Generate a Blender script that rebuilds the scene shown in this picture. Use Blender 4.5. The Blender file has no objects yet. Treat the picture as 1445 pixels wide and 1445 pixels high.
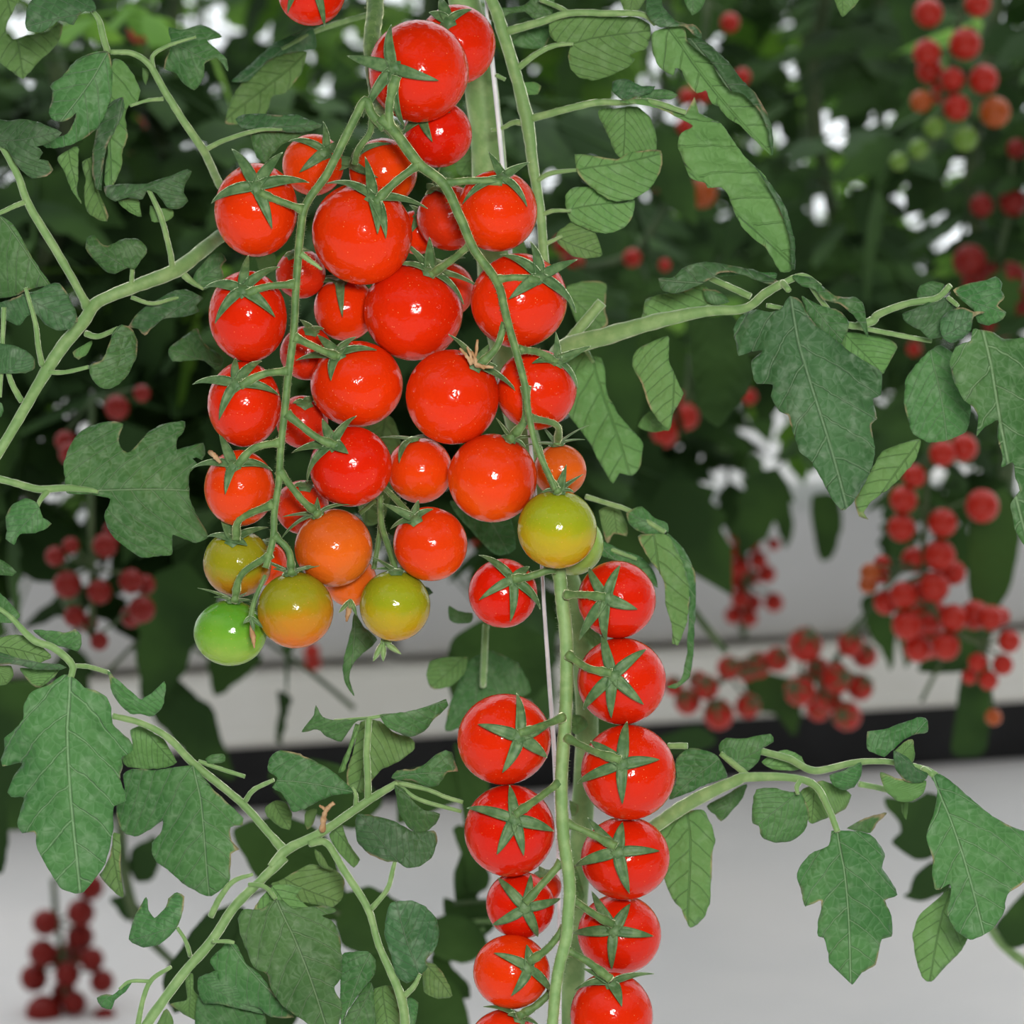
WF, WU, FLASH = 1.45, 1.15, 5.2      # far-end daylight, overhead daylight, flash watts
import bpy, math, random
import numpy as np
from mathutils import Vector, Matrix, Quaternion, noise
from mathutils.geometry import delaunay_2d_cdt

random.seed(7)
C = bpy.context.scene.collection
# ------------------------------------------------------------------ camera
F = 3500.0                       # focal length in pixels of the 1445 px frame
CAM_H = 0.80
TILT = math.radians(8.0)         # looking slightly down
cam_d = bpy.data.cameras.new('camera')
cam = bpy.data.objects.new('camera', cam_d)
C.objects.link(cam)
cam.location = (0, 0, CAM_H)
cam.rotation_euler = (math.radians(90) - TILT, 0, 0)
cam_d.sensor_width = 36.0
cam_d.lens = F * 36.0 / 1445.0
cam_d.clip_start = 0.02
cam_d.clip_end = 200
cam_d.dof.use_dof = True
cam_d.dof.focus_distance = 0.695
cam_d.dof.aperture_fstop = 19.0
bpy.context.scene.camera = cam
RM = cam.rotation_euler.to_matrix()
CL = Vector(cam.location)

def W(px, py, d):
    """point of the place seen at that spot of the photo, d metres away along the view axis"""
    return CL + RM @ Vector(((px - 722.5) / F * d, (722.5 - py) / F * d, -d))

def floor_pt(px, py, z=0.0):
    v = RM @ Vector(((px - 722.5) / F, (722.5 - py) / F, -1.0))
    t = (z - CAM_H) / v.z
    return CL + v * t

# ------------------------------------------------------------------ objects
def tag(o, label=None, cat=None, group=None, kind=None):
    if label: o['label'] = label
    if cat: o['category'] = cat
    if group: o['group'] = group
    if kind: o['kind'] = kind
    return o

def empty(name, loc, label, cat, group=None):
    o = bpy.data.objects.new(name, None)
    C.objects.link(o)
    o.location = loc
    o.empty_display_size = 0.01
    return tag(o, label, cat, group)

def link(name, me, parent=None, mat=None):
    o = bpy.data.objects.new(name, me)
    C.objects.link(o)
    if mat is not None and len(me.materials) == 0:
        me.materials.append(mat)
    if parent is not None:
        o.parent = parent
        o.matrix_parent_inverse = Matrix.Translation(-Vector(parent.location)) if parent.type == 'EMPTY' else Matrix.Identity(4)
    return o

class MB:
    def __init__(self): self.v = []; self.f = []; self.fm = []
    def add(self, vs, fs, m=0):
        k = len(self.v)
        self.v += [tuple(x) for x in vs]
        self.f += [tuple(i + k for i in f) for f in fs]
        self.fm += [m] * len(fs)
    def build(self, name, mat, parent=None, smooth=True):
        me = bpy.data.meshes.new(name)
        me.from_pydata(self.v, [], self.f)
        mats = mat if isinstance(mat, (list, tuple)) else [mat]
        for m in mats: me.materials.append(m)
        me.polygons.foreach_set('use_smooth', [smooth] * len(me.polygons))
        me.polygons.foreach_set('material_index', self.fm)
        me.update()
        return link(name, me, parent)

def hairs(mb, S, per, ln, seed=1):
    # fine gland hairs standing off a stalk; S: (px, py, d, r_px)
    rnd = random.Random(seed)
    for i in range(len(S) - 1):
        a = W(*S[i][:3]); b = W(*S[i + 1][:3]); t = b - a
        if t.length < 1e-9: continue
        sc = S[i][2] / F
        for _ in range(max(1, int(per * t.length / sc + rnd.random()))):
            u = rnd.random(); p = a + t * u; r = (S[i][3] * (1 - u) + S[i + 1][3] * u) * sc
            o = t.orthogonal().normalized(); o = Quaternion(t.normalized(), rnd.uniform(0, 6.283)) @ o
            q = p + o * r * .93; e = p + o * (r + rnd.uniform(.5, 1) * ln * sc) + t.normalized() * rnd.uniform(-1, 1) * sc
            w = 0.30 * sc; s1 = t.normalized() * w; s2 = t.normalized().cross(o) * w
            mb.add([q + s1, q - s1 * .5 + s2, q - s1 * .5 - s2, e], [(0, 1, 3), (1, 2, 3), (2, 0, 3)])

def catmull(P, n=6):
    P = [tuple(map(float, p)) for p in P]
    if len(P) < 3:
        a, b = P
        return [tuple(a[k] + (b[k] - a[k]) * i / n for k in range(len(a))) for i in range(n + 1)]
    Q = [tuple(2 * a - b for a, b in zip(P[0], P[1]))] + P + [tuple(2 * a - b for a, b in zip(P[-1], P[-2]))]
    out = []
    for i in range(1, len(Q) - 2):
        p0, p1, p2, p3 = Q[i - 1], Q[i], Q[i + 1], Q[i + 2]
        for j in range(n):
            t = j / n
            out.append(tuple(0.5 * (2 * b + (c - a) * t + (2 * a - 5 * b + 4 * c - e) * t * t + (3 * b - a - 3 * c + e) * t ** 3)
                             for a, b, c, e in zip(p0, p1, p2, p3)))
    out.append(P[-1])
    return out

def tube(mb, pts, rad, seg=10, m=0, rough=0.05, caps=True):
    """pts world Vectors, rad list of radii"""
    pts = [Vector(p) for p in pts]
    n = len(pts)
    vs = []; fs = []
    up = None
    for i in range(n):
        t = (pts[min(i + 1, n - 1)] - pts[max(i - 1, 0)])
        if t.length < 1e-9: t = Vector((0, 0, 1))
        t.normalize()
        if up is None:
            up = t.orthogonal().normalized()
        up = (up - t * up.dot(t)).normalized()
        b = t.cross(up)
        for k in range(seg):
            a = 2 * math.pi * k / seg
            r = rad[i] * (1 + rough * (random.random() - 0.5) * 2)
            vs.append(pts[i] + (up * math.cos(a) + b * math.sin(a)) * r)
    for i in range(n - 1):
        for k in range(seg):
            a = i * seg + k; b_ = i * seg + (k + 1) % seg
            fs.append((a, b_, b_ + seg, a + seg))
    if caps:
        fs.append(tuple(range(seg))[::-1])
        fs.append(tuple((n - 1) * seg + k for k in range(seg)))
    mb.add(vs, fs, m)

def pxtube(mb, P, seg=10, m=0, n=6, rough=0.05):
    """P: (px, py, d, radius_px)"""
    S = catmull(P, n)
    tube(mb, [W(a, b, c) for a, b, c, r in S], [max(0.2, r) * c / F for a, b, c, r in S], seg, m, rough)

# ------------------------------------------------------------------ materials
def newmat(name):
    m = bpy.data.materials.new(name)
    m.use_nodes = True
    nt = m.node_tree
    for n in list(nt.nodes): nt.nodes.remove(n)
    out = nt.nodes.new('ShaderNodeOutputMaterial')
    return m, nt, out

class NT:
    def __init__(self, nt): self.nt = nt
    def __call__(self, t, **kw):
        n = self.nt.nodes.new(t)
        for k, v in kw.items():
            if k.startswith('i_'):
                key = k[2:]
                n.inputs[int(key) if key.isdigit() else key.replace('_', ' ')].default_value = v
            else: setattr(n, k, v)
        return n
    def l(self, a, b): self.nt.links.new(a, b)
    def math(self, op, a=None, b=None, c=None, clamp=False):
        n = self.nt.nodes.new('ShaderNodeMath'); n.operation = op; n.use_clamp = clamp
        for i, x in enumerate((a, b, c)):
            if x is None: continue
            if isinstance(x, (int, float)): n.inputs[i].default_value = x
            else: self.l(x, n.inputs[i])
        return n.outputs[0]
    def sm(self, x, a, b, lo=0.0, hi=1.0):
        n = self.nt.nodes.new('ShaderNodeMapRange'); n.interpolation_type = 'SMOOTHSTEP'
        self.l(x, n.inputs[0])
        n.inputs[1].default_value = a; n.inputs[2].default_value = b
        n.inputs[3].default_value = lo; n.inputs[4].default_value = hi
        return n.outputs[0]
    def mix(self, fac, a, b):
        n = self.nt.nodes.new('ShaderNodeMix'); n.data_type = 'RGBA'
        if isinstance(fac, (int, float)): n.inputs[0].default_value = fac
        else: self.l(fac, n.inputs[0])
        for i, x in ((6, a), (7, b)):
            if isinstance(x, tuple): n.inputs[i].default_value = (*x[:3], 1)
            else: self.l(x, n.inputs[i])
        return n.outputs[2]

def tomato_mat(name, top, mid, bot, lo=-0.6, hi=0.7, rough=0.13):
    """colour of ripeness runs from the calyx end (local +Z) to the blossom end"""
    m, nt, out = newmat(name); N = NT(nt)
    tc = N('ShaderNodeTexCoord')
    sep = N('ShaderNodeSeparateXYZ'); N.l(tc.outputs['Object'], sep.inputs[0])
    nz = N('ShaderNodeTexNoise', i_Scale=1.6, i_Detail=3.0); N.l(tc.outputs['Object'], nz.inputs['Vector'])
    z = N.math('ADD', sep.outputs[2], N.math('MULTIPLY', N.math('SUBTRACT', nz.outputs[0], 0.5), 0.7))
    f1 = N.sm(z, lo, (lo + hi) / 2); f2 = N.sm(z, (lo + hi) / 2, hi)
    col = N.mix(f2, N.mix(f1, bot, mid), top)
    oi = N('ShaderNodeObjectInfo')
    hs = N('ShaderNodeHueSaturation'); N.l(col, hs.inputs['Color'])
    N.l(N.math('MULTIPLY_ADD', oi.outputs['Random'], 0.005, 0.4975), hs.inputs['Hue'])
    N.l(N.math('MULTIPLY_ADD', oi.outputs['Random'], 0.14, 0.90), hs.inputs['Value'])
    # fine pale flecks of the skin
    vo = N('ShaderNodeTexVoronoi', i_Scale=11.0); N.l(tc.outputs['Object'], vo.inputs['Vector'])
    sepc = N('ShaderNodeSeparateColor'); N.l(vo.outputs['Color'], sepc.inputs[0])
    dots = N.math('MULTIPLY', N.sm(vo.outputs['Distance'], 0.07, 0.17, 1, 0), N.sm(sepc.outputs[0], 0.45, 0.8))
    col = N.mix(N.math('MULTIPLY', dots, 0.40), hs.outputs[0], (0.9, 0.35, 0.12))
    n2 = N('ShaderNodeTexNoise', i_Scale=5.0, i_Detail=2.0); N.l(tc.outputs['Object'], n2.inputs['Vector'])
    bp = N('ShaderNodeBump', i_Strength=0.05, i_Distance=0.05); N.l(n2.outputs[0], bp.inputs['Height'])
    p = N('ShaderNodeBsdfPrincipled')
    N.l(col, p.inputs['Base Color']); N.l(bp.outputs[0], p.inputs['Normal'])
    p.inputs['Roughness'].default_value = rough
    p.inputs['Specular IOR Level'].default_value = 0.22
    p.inputs['Coat Weight'].default_value = 0.0
    p.inputs['Coat Roughness'].default_value = 0.12
    p.inputs['Sheen Weight'].default_value = 0.0
    p.inputs['Sheen Roughness'].default_value = 0.4
    p.inputs['Sheen Tint'].default_value = (1, 0.6, 0.3, 1)
    N.l(p.outputs[0], out.inputs[0])
    return m

def leaf_mat(name, base, dark, dust, vein, veinamt, trans=(0.12, 0.30, 0.03), tmix=0.16, edge=True, rough=0.55):
    m, nt, out = newmat(name); N = NT(nt)
    uv = N('ShaderNodeUVMap'); uv.uv_map = 'vein'
    sep = N('ShaderNodeSeparateXYZ'); N.l(uv.outputs[0], sep.inputs[0])
    tc = N('ShaderNodeTexCoord')
    nz = N('ShaderNodeTexNoise', i_Scale=90.0, i_Detail=4.0); N.l(tc.outputs['Object'], nz.inputs['Vector'])
    nzs = N('ShaderNodeTexNoise', i_Scale=260.0, i_Detail=2.0); N.l(tc.outputs['Object'], nzs.inputs['Vector'])
    big = N('ShaderNodeTexNoise', i_Scale=35.0, i_Detail=2.0); N.l(tc.outputs['Object'], big.inputs['Vector'])
    u, v = sep.outputs[0], sep.outputs[1]
    va = N.math('ABSOLUTE', v)
    wob = N.math('MULTIPLY', N.math('SUBTRACT', nz.outputs[0], 0.5), 0.10)
    side = N.math('MULTIPLY', N.math('GREATER_THAN', v, 0.0), 0.5)
    q = N.math('ADD', N.math('MULTIPLY', N.math('ADD', N.math('SUBTRACT', u, N.math('MULTIPLY', N.math('ADD', 0.75, N.math('MULTIPLY', va, 1.3)), va)), wob), 6.0), side)
    fr = N.math('ABSOLUTE', N.math('SUBTRACT', N.math('FRACT', q), 0.5))
    sec = N.sm(fr, 0.01, 0.055, 1, 0)
    midr = N.sm(va, 0.002, 0.011, 1, 0)
    vo = N('ShaderNodeTexVoronoi', feature='DISTANCE_TO_EDGE', i_Scale=330.0); N.l(tc.outputs['Object'], vo.inputs['Vector'])
    ter = N.sm(vo.outputs[0], 0.0, 0.10, 1, 0)
    vm = N.math('MAXIMUM', midr, N.math('MULTIPLY', sec, 0.75))
    vm2 = N.math('MAXIMUM', vm, N.math('MULTIPLY', ter, 0.22))
    vm3 = N.math('MULTIPLY', vm2, veinamt)
    c0 = N.mix(N.sm(big.outputs[0], 0.35, 0.68), dark, base)
    c1 = N.mix(N.math('MULTIPLY', N.sm(nzs.outputs[0], 0.48, 0.75), 0.45), c0, dust)
    c2 = N.mix(vm3, c1, vein)
    if edge:
        at = N('ShaderNodeAttribute'); at.attribute_name = 'edge'
        e = N.math('MULTIPLY', N.sm(at.outputs['Fac'], 0.0, 3.4, 1, 0), N.sm(nz.outputs[0], 0.55, 0.68))
        c2 = N.mix(N.math('MULTIPLY', e, 0.75), c2, (0.42, 0.30, 0.17))
    oi = N('ShaderNodeObjectInfo')
    hs = N('ShaderNodeHueSaturation'); N.l(c2, hs.inputs['Color'])
    N.l(N.math('MULTIPLY_ADD', oi.outputs['Random'], 0.024, 0.488), hs.inputs['Hue'])
    N.l(N.math('MULTIPLY_ADD', oi.outputs['Random'], 0.28, 0.86), hs.inputs['Value'])
    h = N.math('ADD', N.math('MULTIPLY', vm, -0.7), N.math('ADD', N.math('MULTIPLY', vo.outputs[0], 0.9), N.math('MULTIPLY', nz.outputs[0], 0.9)))
    bp = N('ShaderNodeBump', i_Strength=0.8, i_Distance=0.0010); N.l(h, bp.inputs['Height'])
    p = N('ShaderNodeBsdfPrincipled')
    N.l(hs.outputs[0], p.inputs['Base Color']); N.l(bp.outputs[0], p.inputs['Normal'])
    p.inputs['Roughness'].default_value = rough
    p.inputs['Specular IOR Level'].default_value = 0.28
    p.inputs['Sheen Weight'].default_value = 0.14
    p.inputs['Sheen Roughness'].default_value = 0.4
    p.inputs['Sheen Tint'].default_value = (0.75, 0.95, 0.75, 1)
    tr = N('ShaderNodeBsdfTranslucent'); tr.inputs[0].default_value = (*trans, 1)
    mx = N('ShaderNodeMixShader'); mx.inputs[0].default_value = tmix
    N.l(p.outputs[0], mx.inputs[1]); N.l(tr.outputs[0], mx.inputs[2]); N.l(mx.outputs[0], out.inputs[0])
    return m

def simple_mat(name, col, col2=None, scale=40.0, rough=0.6, sheen=0.0, sheent=(1, 1, 1), bump=0.0, spec=0.4, lo=0.4, hi=0.65):
    m, nt, out = newmat(name); N = NT(nt)
    p = N('ShaderNodeBsdfPrincipled')
    tc = N('ShaderNodeTexCoord')
    nz = N('ShaderNodeTexNoise', i_Scale=scale, i_Detail=4.0); N.l(tc.outputs['Object'], nz.inputs['Vector'])
    if col2: N.l(N.mix(N.sm(nz.outputs[0], lo, hi), col, col2), p.inputs['Base Color'])
    else: p.inputs['Base Color'].default_value = (*col, 1)
    if bump:
        bp = N('ShaderNodeBump', i_Strength=0.6, i_Distance=bump); N.l(nz.outputs[0], bp.inputs['Height']); N.l(bp.outputs[0], p.inputs['Normal'])
    p.inputs['Roughness'].default_value = rough
    p.inputs['Specular IOR Level'].default_value = spec
    p.inputs['Sheen Weight'].default_value = sheen
    p.inputs['Sheen Roughness'].default_value = 0.3
    p.inputs['Sheen Tint'].default_value = (*sheent, 1)
    N.l(p.outputs[0], out.inputs[0])
    return m

RED = tomato_mat('tomato_red', (0.60, 0.020, 0.002), (0.66, 0.026, 0.002), (0.70, 0.038, 0.002))
RED2 = tomato_mat('tomato_orange_red', (0.60, 0.032, 0.003), (0.66, 0.042, 0.003), (0.70, 0.068, 0.003))
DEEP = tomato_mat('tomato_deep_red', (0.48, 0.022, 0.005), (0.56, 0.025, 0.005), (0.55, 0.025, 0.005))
ORANGE = tomato_mat('tomato_orange', (0.55, 0.095, 0.008), (0.66, 0.115, 0.008), (0.62, 0.13, 0.010))
OLIVE = tomato_mat('tomato_turning', (0.25, 0.24, 0.010), (0.46, 0.19, 0.010), (0.62, 0.14, 0.010), lo=-0.9, hi=0.6)
YELGR = tomato_mat('tomato_yellow_green', (0.24, 0.27, 0.010), (0.38, 0.27, 0.010), (0.52, 0.22, 0.010), lo=-1.0, hi=0.5)
GREEN = tomato_mat('tomato_green', (0.09, 0.27, 0.020), (0.15, 0.33, 0.030), (0.24, 0.38, 0.050))
PALE = tomato_mat('tomato_pale_green', (0.22, 0.36, 0.06), (0.26, 0.40, 0.08), (0.28, 0.42, 0.09))
FRUIT_MATS = dict(R=RED, O=RED2, D=DEEP, N=ORANGE, V=OLIVE, Y=YELGR, G=GREEN, P=PALE)

STEM = simple_mat('stem_green', (0.070, 0.145, 0.038), (0.125, 0.215, 0.062), 300, 0.6, 0.7, (0.95, 1.0, 0.6), 0.0006)
STEM_PALE = simple_mat('stem_pale_green', (0.15, 0.27, 0.085), (0.21, 0.33, 0.12), 260, 0.6, 0.7, (0.95, 1.0, 0.75), 0.0006)
SEPAL = simple_mat('sepal_green', (0.050, 0.115, 0.034), (0.11, 0.19, 0.070), 420, 0.55, 0.5, (0.8, 1.0, 0.6), 0.0004, lo=0.35, hi=0.7)
BROWN = simple_mat('dry_brown', (0.32, 0.17, 0.07), (0.46, 0.30, 0.16), 300, 0.8)
LT = leaf_mat('leaf_upper_side', (0.075, 0.188, 0.052), (0.044, 0.135, 0.034), (0.17, 0.27, 0.14), (0.24, 0.37, 0.19), 0.55)
LD = leaf_mat('leaf_dark_upper_side', (0.056, 0.142, 0.048), (0.034, 0.098, 0.030), (0.19, 0.26, 0.17), (0.18, 0.27, 0.15), 0.5)
LU = leaf_mat('leaf_under_side', (0.140, 0.270, 0.078), (0.110, 0.225, 0.060), (0.20, 0.33, 0.14), (0.080, 0.175, 0.042), 0.35, rough=0.7)
BGL = simple_mat('far_and_shaded_foliage', (0.026, 0.060, 0.016), (0.050, 0.11, 0.024), 14, 0.75, spec=0.12)
BGL2 = simple_mat('far_foliage_lit', (0.11, 0.26, 0.030), (0.20, 0.40, 0.045), 14, 0.75, spec=0.12)  # brighter copy for far leaves, daylight on them put into the colour
LEAFM = dict(t=LT, d=LD, u=LU, b=BGL)  # b: dark foliage tone standing in for shade on leaves set back
BGS = simple_mat('far_stem', (0.05, 0.09, 0.03), (0.09, 0.13, 0.05), 40, 0.6)
# ------------------------------------------------------------------ tomatoes
U = 0.70 / F                     # metres per photo pixel at the truss
def crop(x0, y0, s):
    return lambda x, y: (x0 + x / s, y0 + y / s)
c2 = crop(250, 0, 2.408); c3 = crop(250, 450, 2.408); c4 = crop(600, 750, 3.211); c5 = crop(600, 1100, 3.6125)

def fruit_mesh(name, seed, mat, ns=40, nr=28):
    rnd = random.Random(seed)
    e1, e2 = rnd.uniform(-0.02, 0.02), rnd.uniform(0, 6.28)
    vs = [(0, 0, 0.962)]; fs = []
    for i in range(1, nr):
        th = math.pi * i / nr
        for k in range(ns):
            a = 2 * math.pi * k / ns
            r = 1.0 + e1 * math.cos(2 * (a - e2)) * math.sin(th) ** 2 + 0.006 * math.cos(5 * a + e2) * math.sin(th) * (1 if th < 1.2 else 0.2)
            z = math.cos(th)
            dip = 0.038 * math.exp(-(th / 0.22) ** 2)
            tipb = 0.012 * math.exp(-((math.pi - th) / 0.12) ** 2)
            vs.append((math.sin(th) * math.cos(a) * r, math.sin(th) * math.sin(a) * r, (z - dip - tipb * 0) * r - (0.0)))
    vs.append((0, 0, -1.0))
    for k in range(ns): fs.append((0, 1 + k, 1 + (k + 1) % ns))
    for i in range(nr - 2):
        for k in range(ns):
            a = 1 + i * ns + k; b = 1 + i * ns + (k + 1) % ns
            fs.append((a, a + ns, b + ns, b))
    L = len(vs) - 1; s0 = 1 + (nr - 2) * ns
    for k in range(ns): fs.append((L, s0 + (k + 1) % ns, s0 + k))
    me = bpy.data.meshes.new(name)
    me.from_pydata(vs, [], fs)
    me.polygons.foreach_set('use_smooth', [True] * len(me.polygons))
    me.materials.append(mat); me.update()
    return me
FM = {}
def get_fruit(key, var):
    k = (key, var)
    if k not in FM: FM[k] = fruit_mesh('fruit', var * 13 + 5, FRUIT_MATS[key])
    return FM[k]

# key, crop, centre, (rx, ry), layer, colour, calyx, sepal tips, label
T = [
 ('t1', c2, (820,242), 172, 0, 'R', (745,258), [(735,108),(583,198),(893,303),(780,442),(636,405)], 'big round red tomato at the very top of the upper truss'),
 ('t2', c2, (950,152), 134, 2, 'R', (925,98), [(896,5),(1002,55),(860,60)], 'red tomato tucked behind the big topmost one, beside the white string'),
 ('t3', c2, (885,455), 116, 2, 'R', (838,418), [(872,500),(770,470),(930,400),(800,380)], 'half-hidden red tomato directly under the big topmost one'),
 ('t4', c2, (462,560), 105, 3, 'O', (510,530), [(383,490),(497,418),(425,600),(580,480)], 'red tomato half hidden behind the top left bend of the truss'),
 ('t5', c2, (700,585), 116, 2, 'O', (600,560), [(478,530),(733,505),(640,500),(470,610),(690,620)], 'orange-red tomato behind the fork where the two truss branches part'),
 ('t6', c2, (268,714), (143,158), 0, 'R', (282,655), [(190,513),(362,525),(450,627),(335,792),(128,702)], 'topmost tomato of the left column, wearing a broad five-pointed calyx'),
 ('t7', c2, (628,794), 172, 0, 'R', (672,690), [(513,633),(640,540),(850,715),(717,828),(690,815)], 'large red tomato between the two truss branches, highest of the middle ones'),
 ('t8', c2, (1087,717), 138, 0, 'R', (1105,620), [(1058,523),(1197,558),(1187,717),(973,707)], 'red tomato right of the right truss branch, topmost of that column'),
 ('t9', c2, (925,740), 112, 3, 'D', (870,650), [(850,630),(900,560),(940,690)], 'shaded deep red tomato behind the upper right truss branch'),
 ('t9b', c2, (815,790), 75, 4, 'R', (830,740), [(790,700),(850,725),(800,800)], 'small sliver of red tomato right behind the large middle one'),
 ('t10', c2, (1162,1022), 163, 0, 'R', (1228,955), [(1198,828),(1358,887),(1352,1067),(1128,1032),(1098,878)], 'large red tomato right of the truss, second down its right column'),
 ('t11', c2, (803,1058), 168, 0, 'R', (860,935), [(757,818),(858,812),(1027,982),(973,1042),(748,910)], 'big red tomato with a ring-shaped glint at the centre of the truss'),
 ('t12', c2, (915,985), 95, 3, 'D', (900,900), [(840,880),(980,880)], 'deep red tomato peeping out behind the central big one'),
 ('t13', c2, (240,1075), (134,155), 0, 'R', (236,998), [(247,873),(352,913),(97,985),(145,1108),(343,1087)], 'second tomato down the left column, calyx arms spread wide'),
 ('t14', c2, (570,1050), 108, 1, 'R', (560,962), [(423,990),(570,1087),(500,945),(640,940)], 'smaller red tomato between the left branch and the central big one'),
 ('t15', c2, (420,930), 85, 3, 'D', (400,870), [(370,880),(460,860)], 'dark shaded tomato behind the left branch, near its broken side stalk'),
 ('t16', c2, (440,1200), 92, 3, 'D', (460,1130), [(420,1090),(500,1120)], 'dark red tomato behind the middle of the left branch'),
 ('t17', c3, (610,222), (156,148), 1, 'R', (555,130), [(480,58),(612,68),(683,115),(535,218),(408,145)], 'plump red tomato right of the left branch at mid height, shaded on its right'),
 ('t18', c3, (935,265), 160, 0, 'R', (1015,165), [(1158,257),(923,58),(1085,165),(1060,90)], 'big red tomato with a dried brown flower stuck in its calyx'),
 ('t19', c3, (1220,240), 138, 1, 'R', (1290,150), [(1285,48),(1405,95),(1205,160),(1357,242)], 'red tomato behind the right branch, third down the right column'),
 ('t20', c3, (228,290), (125,145), 0, 'R', (215,228), [(205,138),(292,148),(58,225),(158,348),(352,264)], 'third tomato down the left column, between two wide calyxes'),
 ('t21', c3, (425,350), 90, 3, 'D', (440,290), [(400,290),(470,270)], 'half-hidden tomato behind the left branch, level with the third of the left column'),
 ('t22', c3, (590,502), 138, 0, 'R', (540,430), [(497,342),(612,333),(592,462),(393,457),(448,558)], 'round red tomato low in the middle with its calyx towards the left branch'),
 ('t23', c3, (825,515), 112, 2, 'O', (800,412), [(760,492),(688,405),(870,410)], 'orange-red tomato set back in the middle, darker on its right half'),
 ('t24', c3, (1071,541), 151, 0, 'O', (1130,410), [(1083,340),(1212,403),(1182,442)], 'large orange-red tomato above and left of the yellow-green one'),
 ('t25', c3, (1300,515), 90, 2, 'N', (1290,425), [(1168,437),(1397,363),(1385,412),(1228,352)], 'small orange tomato above the yellow-green one at the right'),
 ('t26', c3, (212,575), (118,132), 0, 'O', (203,500), [(147,393),(52,510),(327,518),(180,597)], 'orange-red tomato, fourth down the left column'),
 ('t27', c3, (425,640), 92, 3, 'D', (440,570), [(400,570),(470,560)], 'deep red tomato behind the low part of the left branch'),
 ('t28', c3, (532,778), 133, 0, 'N', (480,665), [(480,608),(358,748),(363,673),(605,633)], 'orange tomato near the foot of the left branch'),
 ('t29', c3, (860,765), 127, 0, 'O', (812,682), [(697,628),(872,648),(728,715),(822,618)], 'red tomato hanging low in the middle, right of the olive one'),
 ('t30', c3, (1291,715), 134, -1, 'Y', (1295,588), [(1322,498),(1238,592),(1378,530),(1345,590)], 'yellow-green tomato lowest on the right branch'),
 ('t31', c3, (1345,768), 104, 1, 'P', (1380,690), [(1400,660)], 'pale green tomato behind the yellow-green one'),
 ('t32', c3, (205,830), 116, 1, 'V', (200,752), [(108,740),(143,650),(312,710),(250,770)], 'olive and orange tomato just above the green one'),
 ('t33', c3, (298,830), 76, 3, 'O', (300,760), [(330,750)], 'orange sliver of a tomato behind the olive one at lower left'),
 ('t34', c3, (180,1067), (122,112), 0, 'G', (195,958), [(73,915),(262,960),(130,945),(240,930)], 'bright green unripe tomato at the lower left end of the truss'),
 ('t35', c3, (402,990), 130, -1, 'V', (388,865), [(273,812),(525,838),(330,850),(450,850)], 'olive tomato turning orange beneath, beside the green one'),
 ('t36', c3, (740,974), 121, 0, 'Y', (745,860), [(662,808),(852,828),(680,850),(800,850)], 'olive-green tomato lowest in the middle of the truss'),
 ('t37', c3, (590,890), 88, 2, 'N', (600,820), [(640,820)], 'orange tomato peeping from behind between the two olive ones'),
 ('t0', c2, (457,-25), 113, 1, 'R', (460,-70), [(383,57),(503,97),(560,-60),(360,-60)], 'red tomato cut off by the top edge, left of the main truss'),
 ('l1', c4, (352,280), 157, 1, 'R', (395,215), [(243,108),(248,305),(385,402),(518,352),(470,160)], 'uppermost left tomato of the lower truss, a small red one'),
 ('l2', c4, (868,308), (176,178), 0, 'R', (815,298), [(742,162),(878,152),(952,345),(820,488),(698,492)], 'uppermost right tomato of the lower truss'),
 ('l3', c4, (890,678), 200, 0, 'R', (845,642), [(803,450),(993,528),(978,768),(838,830),(716,803)], 'second tomato down the right side of the lower truss'),
 ('l4', c4, (358,941), (211,209), 0, 'R', (425,915), [(412,728),(243,858),(575,850),(548,1012),(350,1070)], 'second tomato down the left side of the lower truss'),
 ('l5', c4, (920,1090), (217,214), 0, 'R', (885,1035), [(912,858),(748,943),(1048,1015),(885,1208),(688,1137)], 'third tomato down the right side of the lower truss, its largest fruit'),
 ('l6', c5, (430,260), (235,231), 0, 'R', (455,180), [(430,22),(216,137),(650,245),(500,353),(368,348)], 'third tomato down the left side of the lower truss'),
 ('l7', c5, (1020,400), (225,213), 0, 'R', (975,342), [(1000,202),(828,188),(1182,340),(1032,548),(763,432)], 'fourth tomato down the right side of the lower truss'),
 ('l8', c5, (485,640), (176,172), 0, 'R', (508,628), [(373,493),(537,472),(688,598),(572,782),(343,722)], 'small fourth tomato down the left side of the lower truss'),
 ('l9', c5, (990,788), (214,202), 0, 'R', (955,738), [(848,562),(1037,613),(1150,768),(945,933),(752,772)], 'fifth tomato down the right side of the lower truss'),
 ('l10', c5, (440,980), (197,187), 0, 'R', (525,930), [(515,822),(352,858),(640,1085),(438,1063)], 'fifth tomato down the left side of the lower truss'),
 ('l11', c5, (950,1200), 214, 0, 'R', (945,1018), [(1162,983),(762,1062),(992,1113),(800,955)], 'lowest tomato on the right of the lower truss, cut by the bottom edge'),
 ('l12', c5, (400,1360), 187, 0, 'R', (480,1205), [(298,1150),(575,1240),(420,1180)], 'lowest tomato on the left, barely rising over the bottom edge'),
 ('l13', c5, (610,545), 85, 4, 'D', (600,470), [(580,440)], 'dark red tomato glimpsed behind the small one of the lower truss'),
]
FR = {}
placed = []
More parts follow.
